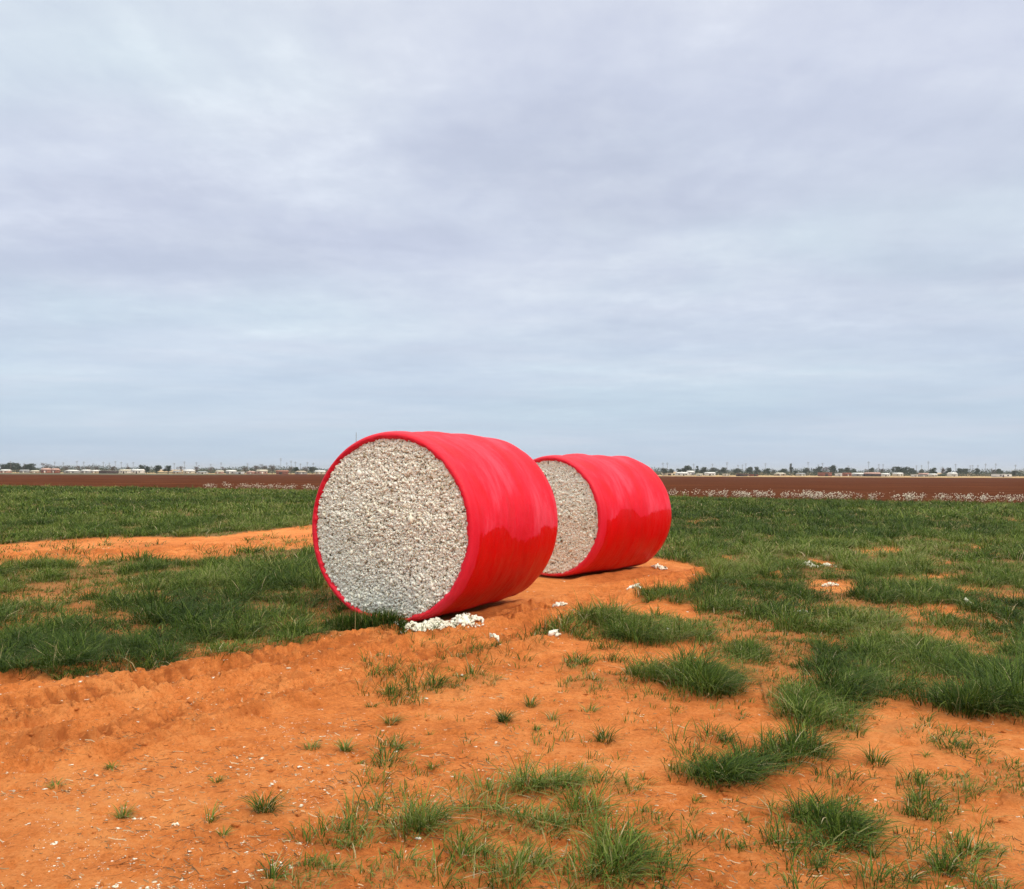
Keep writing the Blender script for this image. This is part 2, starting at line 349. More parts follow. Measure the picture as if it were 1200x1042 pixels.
# the land reaching to the horizon
def sheet(name, xs, ys, zoff, m, shear=0.0, y_of=None):
    xs = np.asarray(xs, float); ys = np.asarray(ys, float)
    XX, YY = np.meshgrid(xs, ys)
    if y_of is not None: YY = y_of(XX, YY)
    return link(name, npmesh(name, np.stack([XX.ravel(), YY.ravel(), terr(YY.ravel()) + zoff], -1), grid_quads(len(ys), len(xs)), None, (m,), None, False))
def land_material():
    m, n, b = mat('dry_plain')
    t = n.n('ShaderNodeTexCoord').outputs['Object']
    a = n.noise(t, .02, 4, .6); d = n.noise(n.mapping(t, scale=(1, .15, 1)), .5, 4, .6)
    c = n.ramp(n.math('ADD', n.math('MULTIPLY', a, .6), n.math('MULTIPLY', d, .4)), [(.35, (.34, .21, .11)), (.5, (.48, .32, .17)), (.65, (.42, .36, .20))])
    sp_ = n.n('ShaderNodeSeparateXYZ'); n.put(sp_.inputs[0], t)
    c = n.mix(n.maprange(sp_.outputs[1], 120, 160, 0, 1), (.50, .165, .047), c)
    n.put(b.inputs['Base Color'], c); b.inputs['Roughness'].default_value = 1; b.inputs['Specular IOR Level'].default_value = 0; return m
tag(sheet('ground', np.linspace(-9000, 9000, 25), [-60, 0, 60, 100, 300, 500, 900, 1500, 4000, 12000], -.13, land_material()), 'flat dry tan plain reaching the horizon', kind='structure')
def field_material():
    m, n, b = mat('ploughed_soil')
    t = n.n('ShaderNodeTexCoord').outputs['Object']
    r_ = n.mapping(t, rot=(0, 0, math.atan(.52)))
    a = n.noise(n.mapping(r_, scale=(.05, .4, 1)), 1, 5, .65); d = n.noise(t, 2.5, 4, .7); f = n.noise(n.mapping(r_, scale=(.15, 1, 1)), 1.2, 3, .6)
    v = n.math('ADD', n.math('MULTIPLY', a, .4), n.math('ADD', n.math('MULTIPLY', d, .3), n.math('MULTIPLY', f, .3)))
    c = n.ramp(v, [(.40, (.055, .018, .009)), (.5, (.088, .028, .013)), (.60, (.150, .056, .028))])
    n.put(b.inputs['Base Color'], c); b.inputs['Roughness'].default_value = 1; b.inputs['Specular IOR Level'].default_value = 0
    n.put(b.inputs['Normal'], n.bump(f, .6, .15)); return m
tt = np.concatenate([np.linspace(0, 1, 60) ** 2])
pf = sheet('ploughed_field', np.linspace(-420, 420, 160), tt, .004, field_material(), y_of=lambda xx, yy: (edge_y(xx) - .3 + .8 * (fbm(xx / 3, xx * 0, 5, 3) - .5)).clip(30, 300) * (1 - yy) + (572 - 105 * sstep(20, 150, xx)) * yy)
tag(pf, 'dark red brown ploughed field behind the grass', kind='structure')
gs = simple('winter_green', (.085, .080, .028), .95, .5, .3)
st_ = sheet('green_strip', np.linspace(-420, -150, 30), [400, 440, 480, 520, 568], .012, gs)
st_.data.vertices.foreach_get('co', (cc := np.zeros(len(st_.data.vertices) * 3, np.float32))); cc = cc.reshape(-1, 3)
tag(st_, 'dull green crop strip in front of the far houses at left', kind='structure')

# ------------------------------------------------------------------ grass
def leaf_material(name, pts, trans=.25):
    m, n, b = mat(name)
    a = n.attr('tint').outputs['Fac']
    c = n.ramp(a, pts)
    n.put(b.inputs['Base Color'], c); b.inputs['Roughness'].default_value = .6; b.inputs['Specular IOR Level'].default_value = .15
    tr = n.n('ShaderNodeBsdfTranslucent'); n.put(tr.inputs[0], c); mx = n.n('ShaderNodeMixShader'); mx.inputs[0].default_value = trans
    nt = n.nt; out = [q for q in nt.nodes if q.type == 'OUTPUT_MATERIAL'][0]
    nt.links.new(b.outputs[0], mx.inputs[1]); nt.links.new(tr.outputs[0], mx.inputs[2]); nt.links.new(mx.outputs[0], out.inputs[0]); return m
GRASS = leaf_material('grass_blades', [(0, (.018, .038, .006)), (.3, (.048, .090, .011)), (.5, (.100, .158, .018)), (.68, (.19, .245, .042)), (.82, (.25, .26, .09)), (.92, (.42, .33, .16)), (1, (.62, .52, .33))])
def blades(px, py, pz, H, wid, az, lean, tint):
    """arrays of blades -> verts (n,7,3), tint per vert"""
    n = len(px); ts = np.array([0, .42, .78, 1.0]); ws = np.array([.8, 1.0, .62, 0])
    dx, dy = np.cos(az), np.sin(az)
    tw = az + math.pi / 2 + rng.normal(0, .5, n); wx, wy = np.cos(tw), np.sin(tw)
    V = np.zeros((n, 7, 3), np.float32); k = 0
    for t, ww in zip(ts, ws):
        off = lean * H * t ** 1.7; hz = H * (t - .38 * np.clip(lean, 0, 1.6) * t ** 2.4)
        cx_, cy_, cz_ = px + dx * off, py + dy * off, pz + hz
        if ww > 0:
            V[:, k, 0] = cx_ - wx * wid * ww / 2; V[:, k, 1] = cy_ - wy * wid * ww / 2; V[:, k, 2] = cz_
            V[:, k + 1, 0] = cx_ + wx * wid * ww / 2; V[:, k + 1, 1] = cy_ + wy * wid * ww / 2; V[:, k + 1, 2] = cz_; k += 2
        else: V[:, k, 0] = cx_; V[:, k, 1] = cy_; V[:, k, 2] = cz_
    return V, np.repeat(tint, 7)
def blade_mesh(name, V, T):
    n = len(V); b = np.arange(n)[:, None] * 7
    q = np.concatenate([b + np.array([[0, 1, 3, 2]]), b + np.array([[2, 3, 5, 4]])]); t = b + np.array([[4, 5, 6]])
    return npmesh(name, V.reshape(-1, 3), q, t, (GRASS,), dict(tint=T))
def scatter(y0, y1, per_m2, slope=.95):
    # uniform over the wedge in front
    A = slope * (y1 ** 2 - y0 ** 2); n = int(A * per_m2)
    y = np.sqrt(rng.uniform(y0 ** 2, y1 ** 2, n)); x = y * rng.uniform(-slope, slope, n); return x, y
def keepout(x, y):
    k = np.ones(len(x), bool)
    for b, r_ in ((B1, 0), (B2, 0)):
        s, t = blocal(b, x, y); k &= ~((s > -.02) & (s < b['L'] + .03) & (np.abs(t) < .62))
        k &= ~((s > -.02) & (s < b['L']) & (np.abs(t) < .95))
    return k
def tufts(y0, y1, per_m2, nb, rad, Hm, wid, slope=.95):
    x, y = scatter(y0, y1, per_m2, slope); d = cover(x, y)
    k = rng.uniform(0, 1, len(x)) < d ** .6; x, y, d = x[k], y[k], d[k]
    big = fbm(x / .45, y / .9, 101, 3); clump = sstep(.36, .62, big)
    tone = .50 + 1.3 * (fbm(x / .9, y / 1.6, 105, 3) - .5) + .7 * (vn(x / 6, y / 9, 106) - .5)
    hh = Hm * (.50 + .85 * clump) * (.55 + .45 * np.sqrt(d)) * np.exp(rng.normal(0, .18, len(x)))
    tu, tv = proj(x, y)
    for (a, b, ra, rb, s_) in TALL: q = sstep(1.4, .4, ((tu - a) / ra) ** 2 + ((tv - b) / rb) ** 2); hh = hh * (1 + s_ * q); clump = np.maximum(clump, q)
    cnt = np.maximum(3, (nb * (.5 + clump) * (.5 + .5 * d) * rng.uniform(.6, 1.4, len(x)))).astype(int)
    i = np.repeat(np.arange(len(x)), cnt); n = len(i)
    a0 = rng.uniform(0, 2 * np.pi, n); r0 = rad * np.sqrt(rng.uniform(0, 1, n)) * (.6 + .8 * clump[i])
    px = x[i] + r0 * np.cos(a0); py = y[i] + r0 * np.sin(a0)
    k = keepout(px, py); px, py, i, a0, r0 = px[k], py[k], i[k], a0[k], r0[k]; n = len(i)
    az = a0 + rng.normal(0, .7, n); H = hh[i] * rng.uniform(.4, 1.15, n) * np.where(rng.uniform(0, 1, n) < .06, 1.55, 1); lean = np.abs(rng.normal(.45, .42, n)) + .55 * r0 / rad
    ddx = np.cos(az) * lean + .30; ddy = np.sin(az) * lean - .05; az = np.arctan2(ddy, ddx); lean = np.hypot(ddx, ddy)
    tint = np.clip(.36 + .5 * (tone[i] - .5) + rng.normal(.04, .19, n) + .08 * (1 - clump[i]), .02, .85)
    dead = rng.uniform(0, 1, n) < (.06 + .10 * (1 - clump[i])); tint = np.where(dead, rng.uniform(.8, 1, n), tint)
    H = np.where(dead, H * .75, H)
    pz = (gz(px, py) - .01 if y0 < 30 else np.full(n, -.015)) + .012 * (py < 30)
    return blades(px, py, pz, H, wid * np.exp(rng.normal(0, .2, n)), az, lean, tint)
parts = [tufts(2.6, 5.2, 240, 28, .06, .12, .0047), tufts(5.2, 9, 165, 27, .07, .145, .0052),
         tufts(9, 16, 95, 20, .08, .165, .0070), tufts(16, 30, 45, 12, .11, .18, .013, .85), tufts(30, 55, 16, 10, .18, .20, .026, .8), tufts(55, 112, 6, 9, .25, .22, .045, .75)]
GV = np.concatenate([p[0] for p in parts]); GT = np.concatenate([p[1] for p in parts]); print('blades', len(GV))
tag(link('grass', blade_mesh('grass', GV, GT)), 'green tufted grass spread over the orange sand', 'grass', kind='stuff')

# ------------------------------------------------------------------ single tufts standing alone on the sand
def tuft_mesh(n, rad, H, wid, tone, spread, lx=.2):
    a0 = rng.uniform(0, 2 * np.pi, n); r0 = rad * np.sqrt(rng.uniform(0, 1, n))
    az = a0 + rng.normal(0, .5, n); lean = np.abs(rng.normal(spread, .3, n)) + .4 * r0 / rad
    dx = np.cos(az) * lean + lx; dy = np.sin(az) * lean; az = np.arctan2(dy, dx); lean = np.hypot(dx, dy)
    tint = np.clip(tone + rng.normal(0, .12, n), .02, .8); tint = np.where(rng.uniform(0, 1, n) < .12, rng.uniform(.82, 1, n), tint)
    V, T = blades(r0 * np.cos(a0), r0 * np.sin(a0), np.full(n, -.012), H * rng.uniform(.4, 1.1, n), wid * np.exp(rng.normal(0, .2, n)), az, lean, tint)
    return blade_mesh('grass_tuft', V, T)
# u, v of the foot, width px, blade count, tone, height factor, label
TUFTS = [
 (310, 951, 46, 95, .36, .95, 'bushy dark green grass tuft alone on bare sand, biggest in the lower left'),
 (145, 955, 30, 45, .66, .9, 'dry grey green grass tuft low in the left corner of the sand'),
 (65, 921, 26, 26, .72, .5, 'thin flat greyish grass tuft nearest the left edge of the sand'),
 (131, 900, 20, 28, .55, .7, 'small lone green grass tuft left, just above the dry grey one'),
 (245, 963, 28, 16, .5, 1.5, 'sparse tall-stemmed grass tuft left beside the bushy dark green tuft'),
 (262, 980, 18, 18, .6, .5, 'tiny flat grass tuft below the tall-stemmed sparse one at lower left'),
 (254, 917, 20, 24, .6, .6, 'tiny pale grass tuft above the bushy dark green tuft in the lower left'),
 (366, 877, 36, 42, .72, .5, 'wide flat yellowish grass tuft left of a rounder greyish one in mid sand'),
 (405, 880, 24, 60, .62, 1.1, 'rounded greyish green grass tuft right of the flat yellowish one'),
 (421, 892, 16, 14, .6, .8, 'tiny sparse grass sprig right below the rounded greyish tuft'),
 (452, 899, 28, 22, .68, .5, 'thin low grass tuft in the middle sand left of centre, below the others'),
 (467, 875, 26, 32, .68, .6, 'flat leaning grass tuft with dry stalks, left of centre on the sand'),
 (457, 846, 28, 55, .42, .9, 'upright dark green grass tuft on sand below the bale, paired with a flat one'),
 (435, 827, 24, 26, .4, .4, 'flat dark grass tuft just above the upright dark green one'),
 (507, 899, 22, 22, .5, .5, 'small low green grass tuft on sand near the bottom centre'),
 (503, 862, 14, 14, .5, .6, 'tiny grass sprig on open sand left of the tight dark tuft'),
 (591, 847, 28, 90, .22, .95, 'tight dense dark tuft like a brush, standing alone in mid sand'),
 (480, 808, 12, 14, .45, 1.3, 'tiny upright grass sprig on the churned soil below the cotton pile'),
 (622, 828, 30, 45, .4, .9, 'loose green grass tuft right above the tight dense dark one'),
 (648, 846, 20, 26, .5, 1.2, 'thin upright grass tuft right of the tight dense dark one'),
 (628, 857, 14, 26, .45, .7, 'small compact grass tuft between the tight dark tuft and the leaning one'),
 (691, 836, 26, 26, .55, .9, 'star shaped thin grass tuft below the broad grass patches at centre'),
 (709, 868, 42, 60, .28, .9, 'dark grass tuft leaning right with long blades, right of centre'),
 (683, 903, 30, 26, .65, .7, 'sparse dry grass tuft just above the wide patch at bottom centre'),
 (757, 917, 32, 26, .45, .7, 'thin spreading grass tuft with gap around it, right of bottom centre'),
 (852, 868, 28, 46, .38, 1.2, 'tall spiky grass tuft below the large bushy clump right of centre'),
 (815, 937, 16, 14, .5, .7, 'tiny sprig on smooth sand between two wide patches at lower right'),
 (874, 968, 16, 18, .55, 1.0, 'small pale upright sprig on smooth sand at lower right'),
 (1028, 893, 46, 55, .38, .9, 'star shaped green grass tuft on smooth sand right, between bigger clumps'),
 (1085, 884, 18, 14, .6, .5, 'small faded sprig below the field edge at right'),
 (922, 952, 20, 12, .6, .8, 'faint thin sprig left of the large lower right grass clump'),
 (1116, 979, 24, 30, .62, .8, 'sparse tuft with dry yellow stalks below the far right clump'),
 (1166, 996, 28, 40, .6, .4, 'low dense greyish tuft near the right edge of the sand'),
 (1106, 1020, 50, 70, .36, 1.0, 'dark star shaped grass tuft close to the bottom right corner'),
 (1066, 1030, 28, 34, .4, 1.7, 'tall thin grass tuft left of the dark star shaped one at bottom right'),
 (1024, 1004, 22, 24, .5, 1.1, 'small mixed tuft below the large lower right grass clump'),
 (958, 1018, 16, 36, .5, .5, 'small round matted tuft below the lower right clumps'),
 (1144, 1036, 26, 14, .45, 1.8, 'pair of long bare blades rising at the bottom edge near the right corner'),
 (867, 1000, 14, 14, .5, .8, 'tiny sprig left of the lower right clumps, close to the bottom'),
 (318, 1030, 40, 40, .40, 1.3, 'long bladed dark tuft at the bottom edge left of the centre clumps')]
for (u, v, wp, nb, tone, hf, lab) in TUFTS:
    x, y = at(u, v); px = y / F; rad = wp * px * .22
    me = tuft_mesh(int(nb * 1.5), rad, max(.06, wp * px * .55 * hf + .02), .0044, tone, .65)
    o = link('grass_tuft', me, None, (x, y, float(gz(x, y)[0]) + .004)); tag(o, lab, 'grass tuft', 'single grass tufts on the bare sand')

def clump(u, v, wp, nb, H, tone, lab):
    x, y = at(u, v); px = y / F; n = nb; hw = wp * px / 2
    ax = rng.uniform(-1, 1, n); r2 = rng.normal(0, .30, n); cx_ = ax * hw; cy_ = r2 * hw * .5
    k = blocal(B1, x + cx_, y + cy_)[0] < -.035; cx_, cy_, ax = cx_[k], cy_[k], ax[k]; n = len(cx_)
    tint = np.clip(tone + rng.normal(0, .12, n), .02, .8); tint = np.where(rng.uniform(0, 1, n) < .06, .9, tint)
    V, T = blades(cx_, cy_, gz(x + cx_, y + cy_) - gz(x, y)[0] - .01, H * (1 - .5 * ax ** 2) * rng.uniform(.35, 1.1, n), .006 * np.exp(rng.normal(0, .2, n)), rng.uniform(0, 6.28, n), np.abs(rng.normal(.5, .4, n)), tint)
    return tag(link('grass_clump', blade_mesh('grass_clump', V, T), None, (x, y, float(gz(x, y)[0]))), lab, 'grass clump')
clump(428, 739, 96, 2600, .27, .26, 'dense dark grass clump growing against the foot of the nearer bale')
# ------------------------------------------------------------------ cotton
def ico(sub=1):
    import bmesh
    bm = bmesh.new(); bmesh.ops.create_icosphere(bm, subdivisions=sub, radius=1)
    v = np.array([q.co[:] for q in bm.verts]); f = np.array([[q.index for q in fc.verts] for fc in bm.faces]); bm.free(); return v, f
I1 = ico(1); I2 = ico(2)
def rotm(n):
    q = rng.normal(size=(n, 4)); q /= np.linalg.norm(q, axis=1)[:, None]; w_, x, y, z_ = q.T
    return np.stack([np.stack([1 - 2 * (y * y + z_ * z_), 2 * (x * y - z_ * w_), 2 * (x * z_ + y * w_)], -1), np.stack([2 * (x * y + z_ * w_), 1 - 2 * (x * x + z_ * z_), 2 * (y * z_ - x * w_)], -1), np.stack([2 * (x * z_ - y * w_), 2 * (y * z_ + x * w_), 1 - 2 * (x * x + y * y)], -1)], 1)
def lumps(P_, size, base=I1, rough=.28, squash=None, flat=None):
    """P_ (n,3) centres, size (n,) radii -> merged lump geometry"""
    n = len(P_); v, f = base; nv = len(v)
    k = v[None] * (1 + rough * rng.normal(size=(n, nv, 1)))
    an = np.exp(rng.normal(0, .30, (n, 1, 3))); k = k * an * size[:, None, None]
    k = np.einsum('nij,nvj->nvi', rotm(n), k)
    if flat is not None: k = k * np.array(flat)[None, None]
    V = k + P_[:, None]
    Fc = (f[None] + (np.arange(n) * nv)[:, None, None]).reshape(-1, 3)
    return V.reshape(-1, 3), Fc, nv
def cotton_material(name, dirty=.35):
    m, n, b = mat(name)
    t = n.n('ShaderNodeTexCoord').outputs['Object']; a = n.attr('tone').outputs['Fac']
    f = n.noise(t, 60, 3, .6)
    c = n.ramp(n.math('ADD', n.math('MULTIPLY', a, .75), n.math('MULTIPLY', f, .25)), [(.10, (.06, .042, .022)), (.20, (.34, .27, .16)), (.34, (.70, .64, .48)), (.6, (.90, .87, .72)), (.9, (.95, .94, .84))])
    n.put(b.inputs['Base Color'], c); b.inputs['Roughness'].default_value = .95; b.inputs['Sheen Weight'].default_value = .25
    n.put(b.inputs['Normal'], n.bump(n.noise(t, 160, 3, .7), .6, .006)); return m
COTTON = cotton_material('raw_cotton')
def tones(n, nv, p_dark=.06):
    t = np.clip(rng.normal(.66, .14, n), .35, 1); d = rng.uniform(0, 1, n) < p_dark; t = np.where(d, rng.uniform(.0, .22, n), t)
    return np.repeat(t, nv)
def pile(name, u, v, wp, hgt, n, label, s0=.016, group=None, dep=.55):
    x, y = at(u, v); w_ = wp * y / F / 2; n = int(n * 1.8) if n < 100 else n
    a = rng.uniform(0, 2 * np.pi, n); r_ = np.sqrt(rng.uniform(0, 1, n)) * (1 + .25 * (rng.uniform(0, 1, n) < .08) * (n > 900)) * (.8 + .4 * vn(a * 1.3 + u, a * 0, 5))
    px = r_ * np.cos(a) * w_; py = r_ * np.sin(a) * w_ * dep
    ridge = .45 + .9 * fbm(px / .12 + u, py / .12, 11, 3)
    pz = .010 + (1.6 if n > 900 else .9) * hgt * np.clip(1 - r_ ** 2, 0, 1) * ridge * rng.uniform(.5, 1, n) + s0 * .4 + gz(px + x, py + y) - gz(x, y)[0]
    V, Fc, nv = lumps(np.stack([px, py, pz], -1), s0 * np.exp(rng.normal(0, .35, n)), I1, .42)
    o = link(name, npmesh(name, V, None, Fc, (COTTON,), dict(tone=tones(n, nv, .06))), None, (x, y, float(gz(x, y)[0])))
    return tag(o, label, 'cotton', group)
pile('cotton_pile', 519, 739, 88, .075, 3200, 'heap of loose white cotton spilled on sand under the front bale rim', .0095, None, .40)
G_ = 'loose cotton clumps lying on the ground'
for (u, v, wp, h, n, lab) in [
 (578, 751, 15, .05, 34, 'small white cotton clump on sand just right of the big spilled heap'),
 (655, 713, 16, .04, 30, 'white cotton clump on sand right of the near bale end, upper of two'),
 (651, 749, 12, .03, 20, 'white cotton clump at left tip of the broad grass patch beside the near bale'),
 (773, 667, 18, .06, 34, 'cotton clump on sand at the back end of the second bale'),
 (742, 694, 16, .04, 22, 'cotton scrap lying on sand in front of the second bale'),
 (948, 667, 22, .07, 34, 'left of two white cotton clumps caught in the grass at right of the bales'),
 (971, 665, 16, .06, 26, 'right of two white cotton clumps caught in the grass at right of the bales'),
 (974, 688, 18, .05, 24, 'cotton clump on the bare spot under two clumps in the grass at right'),
 (941, 720, 14, .04, 18, 'cotton scrap on the bare spot in the grass right of the second bale'),
 (1134, 711, 16, .05, 22, 'cotton clump in the grass near the right edge'),
 (782, 741, 9, .05, 12, 'single white cotton tuft caught in the broad grass patch at centre'),
 (206, 968, 8, .010, 8, 'single white cotton boll on sand left of the bushy dark tuft'),
 (866, 676, 8, .04, 12, 'small cotton bit on the soil between second bale and grass field')]:
    pile('cotton_clump', u, v, wp, h, n, lab, .004 if v > 900 else .010 if v > 740 else .014, G_)

# scattered litter: flecks of lint and straw, too many to count
def litter():
    n = 24000
    u = rng.uniform(-250, 1450, n); y = 1 / rng.uniform(1 / 19.0, 1 / 3.0, n); x = (u - 600) / F * y
    # more of it over the wheel ruts, little on smooth sand at lower right
    uu, vv = proj(x, y)
    dn = np.where(uu < 600, 1.0, .35) * np.where((vv > 800) & (uu > 760), .45, 1) * (.25 + 1.2 * sstep(.42, .65, fbm(x / .5, y / .5, 201, 3)))
    k = (rng.uniform(0, 1, n) < dn * .55) & keepout(x, y); x, y = x[k], y[k]; n = len(x); zz = gz(x, y)
    rep = rng.integers(1, 5, n); ii = np.repeat(np.arange(n), rep); x = x[ii] + rng.normal(0, .007, len(ii)); y = y[ii] + rng.normal(0, .009, len(ii)); zz = zz[ii]; big = (rng.uniform(0, 1, n) ** 6)[ii]; n = len(ii)
    sz = (.0017 + .0055 * big) * np.clip(y / 7, .8, 1.8)
    V, Fc, nv = lumps(np.stack([x, y, zz + sz * .35], -1), sz, I1, .3, flat=(1.5, 1.2, .45))
    t = np.clip(rng.normal(.46, .18, n), .2, 1)
    return link('cotton_litter', npmesh('cotton_litter', V, None, Fc, (COTTON,), dict(tone=np.repeat(t, nv))))
tag(litter(), 'white lint flecks scattered over the orange sand', 'litter', kind='stuff')
STRAW = leaf_material('dry_straw', [(0, (.10, .055, .025)), (.5, (.40, .26, .13)), (1, (.70, .58, .38))], .05)
def straw():
    n = 24000
    y = 1 / rng.uniform(1 / 15.0, 1 / 3.0, n); x = rng.uniform(-.85, .85, n) * y
    uu, vv = proj(x, y)
    dn = np.where((vv > 790) & (uu > 640), .35, 1) * (.15 + 1.4 * sstep(.45, .62, fbm(x / .6, y / .4, 301, 3)))
    k = (rng.uniform(0, 1, n) < dn) & keepout(x, y); x, y = x[k], y[k]; n = len(x); zz = gz(x, y)
    L = rng.uniform(.008, .05, n) * np.exp(rng.normal(0, .3, n)); a = rng.uniform(0, np.pi, n); w_ = rng.uniform(.0008, .0019, n) * np.clip(y / 6, .8, 1.6)
    cv = rng.normal(0, .35, n)
    V = np.zeros((n, 6, 3))
    for i, t in enumerate((-.5, 0, .5)):
        bx = x + np.cos(a) * L * t - np.sin(a) * cv * L * t * t; by = y + np.sin(a) * L * t + np.cos(a) * cv * L * t * t
        bz = zz + .006 + .004 * rng.normal(size=n) * (t != 0)
        V[:, 2 * i] = np.stack([bx - np.sin(a) * w_, by + np.cos(a) * w_, bz], -1); V[:, 2 * i + 1] = np.stack([bx + np.sin(a) * w_, by - np.cos(a) * w_, bz + .003], -1)
    b = np.arange(n)[:, None] * 6; q = np.concatenate([b + np.array([[0, 1, 3, 2]]), b + np.array([[2, 3, 5, 4]])])
    return link('straw_litter', npmesh('straw_litter', V.reshape(-1, 3), q, None, (STRAW,), dict(tint=np.repeat(rng.uniform(0, 1, n) ** 1.5, 6))))
tag(straw(), 'dry stalk bits scattered over the orange sand', 'litter', kind='stuff')
def clods():
    n = 16000
    y = 1 / rng.uniform(1 / 16.0, 1 / 3.2, n); x = rng.uniform(-.8, .8, n) * y; ch = height(x, y)[1]
    k = (rng.uniform(0, 1, n) < .06 + .8 * ch) & keepout(x, y); x, y = x[k], y[k]; n = len(x)
    sz = .003 + .015 * rng.uniform(0, 1, n) ** 4
    V, Fc, nv = lumps(np.stack([x, y, gz(x, y) + sz * .2], -1), sz, I1, .22, flat=(1.2, 1.1, .7))
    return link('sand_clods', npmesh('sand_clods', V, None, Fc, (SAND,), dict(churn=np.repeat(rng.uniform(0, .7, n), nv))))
tag(clods(), 'crumbled clods of orange soil along the ruts', 'soil', kind='stuff')

# ------------------------------------------------------------------ cotton bales
def wrap_material(name, pts, L):
    """pts: (s, height) edge of the clean wet-looking zone along the bale"""
    m, n, b = mat(name)
    uvn = n.n('ShaderNodeUVMap', uv_map='uv').outputs[0]; ob = n.n('ShaderNodeTexCoord').outputs['Object']
    s1 = n.n('ShaderNodeSeparateXYZ'); n.put(s1.inputs[0], ob); sx, sz = s1.outputs[0], s1.outputs[2]
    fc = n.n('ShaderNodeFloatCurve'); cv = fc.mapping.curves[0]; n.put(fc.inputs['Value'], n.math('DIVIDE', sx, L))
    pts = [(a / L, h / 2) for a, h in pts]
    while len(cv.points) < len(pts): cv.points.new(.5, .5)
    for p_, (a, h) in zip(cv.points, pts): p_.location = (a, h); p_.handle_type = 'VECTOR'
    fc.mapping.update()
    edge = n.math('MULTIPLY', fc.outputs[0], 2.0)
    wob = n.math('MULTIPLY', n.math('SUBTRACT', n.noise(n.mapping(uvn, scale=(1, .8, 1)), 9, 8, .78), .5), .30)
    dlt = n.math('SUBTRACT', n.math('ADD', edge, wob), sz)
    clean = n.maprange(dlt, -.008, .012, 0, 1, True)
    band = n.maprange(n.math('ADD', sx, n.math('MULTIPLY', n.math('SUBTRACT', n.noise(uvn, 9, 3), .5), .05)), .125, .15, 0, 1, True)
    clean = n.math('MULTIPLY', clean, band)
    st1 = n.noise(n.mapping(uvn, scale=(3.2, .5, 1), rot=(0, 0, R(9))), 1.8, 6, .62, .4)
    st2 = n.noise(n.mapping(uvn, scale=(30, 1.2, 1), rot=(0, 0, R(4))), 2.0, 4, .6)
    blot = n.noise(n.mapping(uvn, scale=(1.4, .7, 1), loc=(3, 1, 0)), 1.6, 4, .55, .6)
    dust_sheen = n.math('ADD', n.math('MULTIPLY', n.maprange(st1, .38, .68, 0, 1), .45), n.math('ADD', n.math('MULTIPLY', n.maprange(st2, .45, .7, 0, 1), .22), n.math('MULTIPLY', n.maprange(blot, .38, .66, 0, 1), .55)))  # dust film together with blotchy pink sky sheen, put into the colour
    upper = n.ramp(dust_sheen, [(.05, (.68, .001, .008)), (.5, (.75, .006, .026)), (1.0, (.82, .052, .088))])
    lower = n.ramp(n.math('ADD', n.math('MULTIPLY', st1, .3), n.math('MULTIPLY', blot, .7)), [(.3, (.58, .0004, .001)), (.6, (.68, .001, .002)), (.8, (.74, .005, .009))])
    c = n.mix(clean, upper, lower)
    rimc = n.ramp(st1, [(.4, (.70, .007, .026)), (.6, (.77, .022, .048))])
    c = n.mix(n.math('MULTIPLY', n.math('SUBTRACT', 1.0, band), .8), c, rimc)
    # lint specks stuck low on the wrap
    vo = n.n('ShaderNodeTexVoronoi', feature='F1'); n.put(vo.inputs['Vector'], uvn); vo.inputs['Scale'].default_value = 34
    lowm = n.math('MULTIPLY', n.maprange(sz, .16, .5, 1, 0), n.maprange(n.math('DIVIDE', sx, L), .55, .8, 0, 1))
    spk = n.math('MULTIPLY', n.math('LESS_THAN', n.math('ADD', vo.outputs['Distance'], n.math('MULTIPLY', n.noise(uvn, 30, 2), .25)), .26), n.math('MULTIPLY', lowm, .7))
    c = n.mix(spk, c, (.82, .55, .45))
    soil = n.math('MULTIPLY', n.maprange(sz, .02, .22, 1, 0), n.maprange(n.noise(uvn, 9, 5, .7), .4, .62, 0, 1))
    c = n.mix(n.math('MULTIPLY', soil, .35), c, (.50, .17, .06))
    n.put(b.inputs['Base Color'], c)
    n.put(b.inputs['Roughness'], n.mix(clean, (.50,) * 3, (.36,) * 3)); b.inputs['IOR'].default_value = 1.45
    b.inputs['Coat Weight'].default_value = 0.0; n.put(b.inputs['Specular IOR Level'], n.maprange(clean, 0, 1, .26, .12))
    wr = n.noise(n.mapping(uvn, scale=(4, .7, 1), rot=(0, 0, R(9))), 2.0, 5, .55, .5); cr = n.noise(uvn, 22, 5, .65, .8)
    n.put(b.inputs['Normal'], n.bump(n.math('ADD', n.math('MULTIPLY', wr, .7), n.math('MULTIPLY', cr, .3)), .75, .035)); return m
FELT = simple('packed_lint', (.70, .62, .46), .95, .45, 30)
